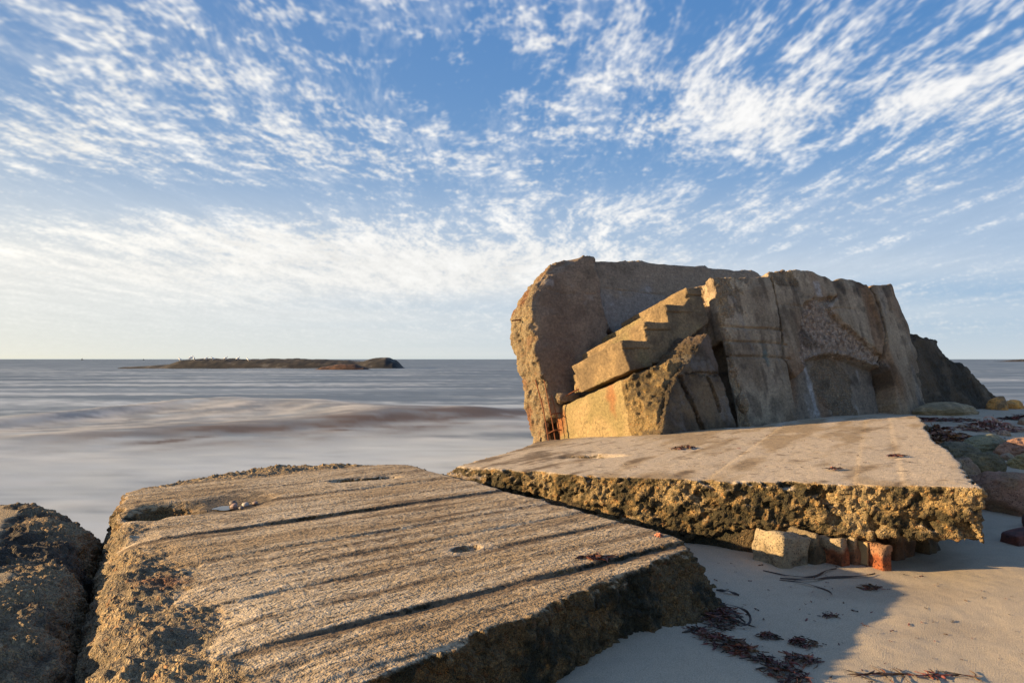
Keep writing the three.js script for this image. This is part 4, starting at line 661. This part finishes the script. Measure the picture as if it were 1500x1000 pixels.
const weedCols = [[0.075, 0.022, 0.016], [0.13, 0.032, 0.024], [0.045, 0.022, 0.012], [0.03, 0.02, 0.01], [0.17, 0.06, 0.03], [0.09, 0.05, 0.02]];
function clump(seed, x, z, rx, rz, n, wid, len, height, ground, cols, label, category = 'seaweed', group = 'seaweed washed up on the sand', turn = 0) {
  const r = rng(seed), gs = [], ct = Math.cos(turn), st = Math.sin(turn);
  for (let i = 0; i < n; i++) {
    const a = r() * 6.28, q = Math.sqrt(r()), u = Math.cos(a) * q * rx, v = Math.sin(a) * q * rz, cx = u * ct - v * st, cz = u * st + v * ct, hgt = height * (1 - q) * r(), dir = r() * 6.28, L = len * (0.4 + r()), pts = [];
    for (let k = 0; k < 4; k++) { const f = (k / 3 - 0.5) * L, px = cx + Math.cos(dir + 0.9 * (r() - 0.5)) * f, pz = cz + Math.sin(dir + 0.9 * (r() - 0.5)) * f; pts.push(new THREE.Vector3(px, ground(x + px, z + pz) - ground(x, z) + 0.004 + wid * 0.35 + hgt * (0.6 + 0.5 * r()), pz)); }
    const c = cols[Math.floor(r() * cols.length)], b = 0.7 + 0.6 * r(); gs.push(ribbon(pts, wid * (0.5 + r()), c.map((w) => w * b), r() * 3));
  }
  const o = new THREE.Mesh(mergeGeometries(gs), weedMat); o.position.set(x, ground(x, z), z); return thing(o, 'seaweed_clump', label, category, group);
}
const onSlab = (x, z) => MS.y(x, z) + 0.004;
clump(1, 0.9, -2.97, 0.07, 0.16, 90, 0.004, 0.1, 0.04, sandY, weedCols, 'dark seaweed heap against the end of the nearest slab', 'seaweed', undefined, 0.3);
clump(2, 0.84, -2.66, 0.06, 0.22, 150, 0.004, 0.08, 0.04, sandY, weedCols, 'long dark reddish seaweed drift below the nearest slab', 'seaweed', undefined, -0.5);
clump(3, 0.95, -2.4, 0.07, 0.1, 60, 0.004, 0.09, 0.04, sandY, weedCols, 'reddish seaweed at the bottom edge of the picture', 'seaweed', undefined, 0.2);
clump(4, 1.02, -2.76, 0.035, 0.03, 26, 0.004, 0.05, 0.02, sandY, weedCols, 'small reddish seaweed tuft on shaded sand, nearer the slab of two', 'seaweed');
clump(5, 1.13, -2.68, 0.05, 0.045, 40, 0.005, 0.06, 0.025, sandY, weedCols, 'ragged dark red seaweed tuft on shaded sand, right of the long drift', 'seaweed');
clump(6, 1.05, -2.52, 0.07, 0.05, 44, 0.004, 0.06, 0.02, sandY, weedCols, 'loose red seaweed tuft just right of the long drift', 'seaweed');
clump(7, 1.72, -3.3, 0.05, 0.02, 22, 0.004, 0.07, 0.02, sandY, weedCols, 'branched dark weed sprig on shaded sand in front of the bricks', 'seaweed', undefined, -0.5);
clump(8, 1.36, -2.95, 0.04, 0.015, 12, 0.004, 0.06, 0.012, sandY, weedCols, 'thin weed sprig midway across the shaded sand', 'seaweed', undefined, -0.2);
clump(9, 1.4, -2.4, 0.22, 0.012, 24, 0.003, 0.14, 0.012, sandY, weedCols, 'line of dark weed threads at the bottom edge, crossing the shadow edge', 'seaweed');
const warm = [[0.36, 0.16, 0.06], [0.2, 0.09, 0.05], [0.1, 0.045, 0.03], [0.28, 0.17, 0.12], [0.12, 0.08, 0.03]];
clump(10, 4.75, -7.65, 0.42, 0.22, 420, 0.012, 0.2, 0.2, sandY, warm, 'brown and orange seaweed heap by the far right corner of the raised slab', 'seaweed');
clump(11, 5.75, -8.25, 0.4, 0.16, 300, 0.012, 0.18, 0.16, sandY, [[0.34, 0.22, 0.17], [0.22, 0.1, 0.08], [0.13, 0.06, 0.05], [0.4, 0.3, 0.22]], 'pinkish seaweed heap behind the grey green boulder', 'seaweed');
clump(12, 6.9, -9.2, 0.35, 0.1, 120, 0.01, 0.18, 0.1, sandY, weedCols, 'dark weed line at the right edge beyond the pinkish heap', 'seaweed');
clump(13, 5.5, -9.1, 0.7, 0.25, 120, 0.008, 0.2, 0.02, sandY, weedCols, 'scattered dark weed on the sand before the buried end of the ruin', 'seaweed');
clump(14, 1.42, -5.65, 0.09, 0.05, 40, 0.006, 0.08, 0.03, onSlab, weedCols, 'small brown weed tuft on top of the raised slab', 'seaweed');
clump(15, 1.95, -4.15, 0.05, 0.03, 20, 0.005, 0.06, 0.015, onSlab, weedCols, 'dark weed crumb near the front of the raised slab top', 'seaweed');
clump(16, 2.55, -4.55, 0.06, 0.03, 24, 0.005, 0.07, 0.015, onSlab, weedCols, 'dark weed crumb on the right half of the raised slab top', 'seaweed');
clump(17, 0.37, -2.98, 0.07, 0.014, 20, 0.006, 0.1, 0.02, () => 0.235, [[0.05, 0.022, 0.016], [0.07, 0.025, 0.018], [0.05, 0.022, 0.016], [0.2, 0.06, 0.03]], 'dark curled weed strip with an orange end on the nearest slab', 'seaweed');
clump(19, -0.21, -3.15, 0.03, 0.015, 16, 0.006, 0.04, 0.01, () => 0.2, weedCols, 'dark red weed lodged in the pot hole of the nearest slab', 'seaweed');
clump(18, 0.72, -3.36, 0.015, 0.012, 12, 0.008, 0.03, 0.02, () => 0.23, [[0.45, 0.16, 0.08]], 'tiny orange weed scrap on the far corner of the nearest slab', 'seaweed');
function strand(pts, r, label) { const o = new THREE.Mesh(ribbon(pts.map(([x, z, h], i) => new THREE.Vector3(x - pts[0][0], sandY(x, z) - sandY(pts[0][0], pts[0][1]) + r * 0.9 + (h || 0) + 0.004 * (i % 2), z - pts[0][1])), r * 1.1, [0.035, 0.02, 0.011], 0.4), weedMat); o.position.set(pts[0][0], sandY(...pts[0]), pts[0][1]); return thing(o, 'kelp_strand', label, 'seaweed', 'kelp strands on the sand'); }
strand([[1.3, -3.56], [1.4, -3.47], [1.52, -3.47], [1.62, -3.55], [1.7, -3.6]], 0.0055, 'upper black kelp strand in front of the bricks');
strand([[1.34, -3.44], [1.45, -3.4], [1.6, -3.46], [1.78, -3.48], [1.86, -3.52]], 0.006, 'thick black kelp strand lying under the bricks');
strand([[1.33, -3.42], [1.42, -3.36], [1.5, -3.27], [1.49, -3.2]], 0.004, 'thin black kelp strand trailing towards the viewer below the bricks');
strand([[0.86, -3.12], [0.96, -3.06, 0.02], [1.01, -2.96, 0.03], [0.98, -2.86, 0.01], [0.88, -2.87]], 0.0055, 'looped black kelp strand beside the end of the nearest slab');
strand([[0.88, -3.0], [0.94, -2.99, 0.02], [0.99, -2.92]], 0.006, 'short black kelp strand inside the looped one');
strand([[0.97, -3.27], [1.02, -3.24], [1.06, -3.21]], 0.008, 'short kelp stub near the corner of the nearest slab');
{ // crumbs of weed strewn over sand and slabs
  const r = rng(99), gs = []; const put = (x, z, y, L) => { const a = r() * 6.28, pts = []; for (let k = 0; k < 3; k++) pts.push(new THREE.Vector3(x + Math.cos(a + r() * 0.5) * (k - 1) * L, y + 0.003, z + Math.sin(a + r() * 0.5) * (k - 1) * L)); const c = weedCols[Math.floor(r() * 6)]; gs.push(ribbon(pts, L * 0.28, c, r())); };
  for (let i = 0; i < 120; i++) { const x = 0.95 + 1.5 * r() ** 1.4, z = -2.2 - 1.5 * r(); put(x, z, sandY(x, z), 0.006 + 0.012 * r() * r()); }
  for (let i = 0; i < 160; i++) { const x = 2.9 + 5 * r(), z = -3.8 - 6.5 * r(); if (x * 0.88 + z * 0.47 > 0.5) put(x, z, sandY(x, z), 0.012 + 0.04 * r() * r()); }
  for (let i = 0; i < 90; i++) { const x = 0.6 + 2.4 * r(), z = -4.3 - 2.3 * r(); if (x * 0.88 + z * 0.47 < 0.3) put(x, z, MS.y(x, z), 0.005 + 0.015 * r() * r()); }
  const o = new THREE.Mesh(mergeGeometries(gs), weedMat); o.userData.kind = 'stuff'; o.name = 'weed_litter'; o.userData.label = 'tiny dark weed crumbs strewn over sand and slabs'; o.userData.category = 'seaweed'; scene.add(o);
}
// pebbles in the worn basin and a film of water
{
  const pool = new THREE.Mesh(new THREE.CircleGeometry(0.06, 40), new THREE.MeshPhysicalMaterial({ color: new THREE.Color().setRGB(0.05, 0.05, 0.05), roughness: 0.04, ior: 1.33 })); pool.geometry.rotateX(-Math.PI / 2); { const p = pool.geometry.attributes.position; for (let i = 1; i < p.count; i++) { const k = 1 + 0.35 * noise3(p.getX(i) * 18, p.getZ(i) * 18, 3); p.setX(i, p.getX(i) * k); p.setZ(i, p.getZ(i) * k); } }
  pool.position.set(-1.72, 0.212, -4.1); thing(pool, 'rain_puddle', 'small shiny puddle in the worn basin of the nearest slab', 'puddle');
  [[-1.66, -4.1, 0.022], [-1.61, -4.14, 0.02], [-1.7, -4.18, 0.024], [-1.57, -4.19, 0.016], [-1.6, -4.06, 0.015]].forEach(([x, z, r], i) => { const g = new THREE.IcosahedronGeometry(r, 3), p = g.attributes.position; for (let k = 0; k < p.count; k++) { const q = 1 + 0.3 * noise3(p.getX(k) * 40 + i * 9, p.getY(k) * 40, p.getZ(k) * 40); p.setXYZ(k, p.getX(k) * q, p.getY(k) * q * 0.8, p.getZ(k) * q); } g.computeVertexNormals(); const o = new THREE.Mesh(g, new THREE.MeshStandardMaterial({ color: new THREE.Color().setRGB(...[[0.3, 0.2, 0.16], [0.42, 0.35, 0.29], [0.12, 0.09, 0.075], [0.25, 0.17, 0.13], [0.16, 0.13, 0.11]][i]), roughness: 0.6 })); o.position.set(x, 0.222, z); thing(o, 'pebble', ['pinkish pebble beside the puddle', 'pale pebble, largest right of the puddle', 'dark wet pebble at the near side of the puddle', 'brown pebble at the right end of the pebble group', 'small grey pebble behind the puddle'][i], 'pebble', 'pebbles by the puddle'); });
}

// ---------------------------------------------------------------- islets, gulls, far marks
function islet(name, x0, x1, z0, depth, prof, col, label) {
  const nx = 260, nz = 40, P = [], tri = [];
  for (let j = 0; j <= nz; j++) for (let i = 0; i <= nx; i++) {
    const u = i / nx, v = j / nz * 2 - 1, x = lerp(x0, x1, u); let h = 0; for (let k = 0; k + 1 < prof.length; k++) if (u >= prof[k][0] && u <= prof[k + 1][0]) h = lerp(prof[k][1], prof[k + 1][1], ss(0, 1, (u - prof[k][0]) / (prof[k + 1][0] - prof[k][0])));
    const shape = 1 - Math.abs(v) ** 2.6; P.push(x, SEA - 0.3 + (h + 0.3) * shape + h * 0.1 * fbm(x * 0.5, v * 3, 2, 4) * shape, z0 + v * depth);
  }
  for (let j = 0; j < nz; j++) for (let i = 0; i < nx; i++) { const a = j * (nx + 1) + i; tri.push(a, a + nx + 1, a + 1, a + 1, a + nx + 1, a + nx + 2); }
  const m = { pos: Float32Array.from(P), tri: Uint32Array.from(tri) }; const o = dress(m, normals(m), col, null, [new THREE.MeshStandardMaterial({ vertexColors: true, roughness: 0.85 })]);
  return thing(o, name, label, 'islet');
}
const rockCol = (x, y, z) => { const n = fbm(x * 0.6, y * 2, z * 0.4, 3); return mix(mix([0.022, 0.02, 0.018], [0.05, 0.04, 0.03], ss(-0.3, 0.4, n)), [0.12, 0.105, 0.085], ss(0.35, 0.7, n + 0.3 * noise3(x * 2, y * 3, z))); };
islet('rocky_islet', -62, -17.5, -110, 4, [[0, 0.22], [0.08, 0.38], [0.15, 0.6], [0.22, 1.35], [0.3, 1.56], [0.45, 1.45], [0.6, 1.5], [0.72, 1.4], [0.8, 1.25], [0.85, 1.1], [0.89, 1.6], [0.94, 1.75], [0.97, 1.3], [1, 0.05]], rockCol, 'long low dark rock islet at the horizon with gulls on it');
islet('rocky_islet', -27.2, -19.6, -94, 1.6, [[0, 0.05], [0.2, 0.45], [0.5, 0.8], [0.7, 0.75], [0.9, 0.4], [1, 0.05]], (x, y, z) => mix([0.06, 0.03, 0.018], [0.13, 0.06, 0.03], ss(-0.2, 0.4, fbm(x * 1.5, y * 3, z, 3))), 'small reddish brown rock in front of the long islet');
islet('rocky_islet', 285, 360, -400, 8, [[0, 0.2], [0.2, 1.4], [0.5, 2.0], [0.8, 2.3], [1, 2.2]], rockCol, 'thin dark islet at the horizon right of the ruin');
const gullMat = new THREE.MeshStandardMaterial({ color: 0xeeeae2, roughness: 0.8 });
function gullGeo() { const b = new THREE.SphereGeometry(0.17, 14, 10); b.scale(1.5, 0.85, 0.8); b.rotateZ(0.35); b.translate(0, 0.3, 0); const h = new THREE.SphereGeometry(0.085, 10, 8); h.translate(0.24, 0.52, 0); const n = new THREE.CylinderGeometry(0.06, 0.1, 0.2, 8); n.rotateZ(-0.5); n.translate(0.19, 0.42, 0); const k = new THREE.ConeGeometry(0.025, 0.11, 6); k.rotateZ(-Math.PI / 2); k.translate(0.36, 0.51, 0); const t = new THREE.ConeGeometry(0.07, 0.25, 6); t.rotateZ(Math.PI / 2 + 0.3); t.translate(-0.32, 0.2, 0); const l = new THREE.CylinderGeometry(0.012, 0.012, 0.2, 5); l.translate(0.02, 0.1, 0.04); const l2 = l.clone().translate(0, 0, -0.08); return mergeGeometries([b, h, n, k, t, l, l2]); }
const gg = gullGeo(), ray = new THREE.Raycaster(), isle = scene.getObjectByName('rocky_islet'); isle.updateMatrixWorld(true);
[[-52.7, 'leftmost gull on the islet'], [-51.1, 'tallest standing gull near the left end of the islet'], [-50.4, 'gull right next to the tallest one on the islet'], [-48.5, 'fourth gull from the left on the islet'], [-47.4, 'fifth gull from the left on the islet'], [-45.5, 'sixth gull from the left on the islet'], [-43.6, 'second gull from the right on the islet'], [-41.8, 'rightmost gull on the islet']].forEach(([x, label], i) => {
  const z = -108.6 + 0.5 * RA[i * 11]; ray.set(new THREE.Vector3(x, 10, z), new THREE.Vector3(0, -1, 0)); const hit = ray.intersectObject(isle)[0]; const o = new THREE.Mesh(gg, gullMat); o.scale.setScalar(i === 1 ? 1.25 : 0.95); o.rotation.y = RA[i * 7] * 6; o.position.set(x, hit ? hit.point.y - 0.01 : 1, z); thing(o, 'gull', `white ${label}`, 'gull', 'gulls on the islet');
});
function farBoat(x, z, s, label) { const hull = new THREE.BoxGeometry(3.2, 0.9, 1.2, 4, 1, 1), p = hull.attributes.position; for (let i = 0; i < p.count; i++) { const k = 1 - 0.6 * Math.abs(p.getX(i) / 1.6) ** 3; p.setZ(i, p.getZ(i) * k * (p.getY(i) > 0 ? 1 : 0.6)); } hull.translate(0, 0.3, 0); const cab = new THREE.BoxGeometry(1, 1.2, 0.8); cab.translate(-0.4, 1.2, 0); const mast = new THREE.CylinderGeometry(0.08, 0.1, 3, 6); mast.translate(0.4, 2, 0); const o = new THREE.Mesh(mergeGeometries([hull.toNonIndexed(), cab.toNonIndexed(), mast.toNonIndexed()]), new THREE.MeshStandardMaterial({ color: 0x5a5d60, roughness: 0.7 })); o.scale.setScalar(s); o.position.set(x, SEA, z); thing(o, 'far_boat', label, 'boat', 'boats far out at sea'); }
farBoat(-756, -1200, 1.3, 'tiny grey boat on the horizon at the far left');
farBoat(-648, -1200, 1.0, 'tiny grey boat on the horizon just left of the long islet');

scene.traverse((o) => { if (o.isMesh) { o.castShadow = true; o.receiveShadow = true; } });
let tris = 0; scene.traverse((o) => { if (o.isMesh) tris += (o.geometry.index ? o.geometry.index.count : o.geometry.attributes.position.count) / 3; });
scene.traverse((o) => { if (o.isMesh) { const n = (o.geometry.index ? o.geometry.index.count : o.geometry.attributes.position.count) / 3; if (n > 60000) console.log(o.name, n); } });
console.log('triangles', tris, Math.round(performance.now()));
renderer.render(scene, camera);
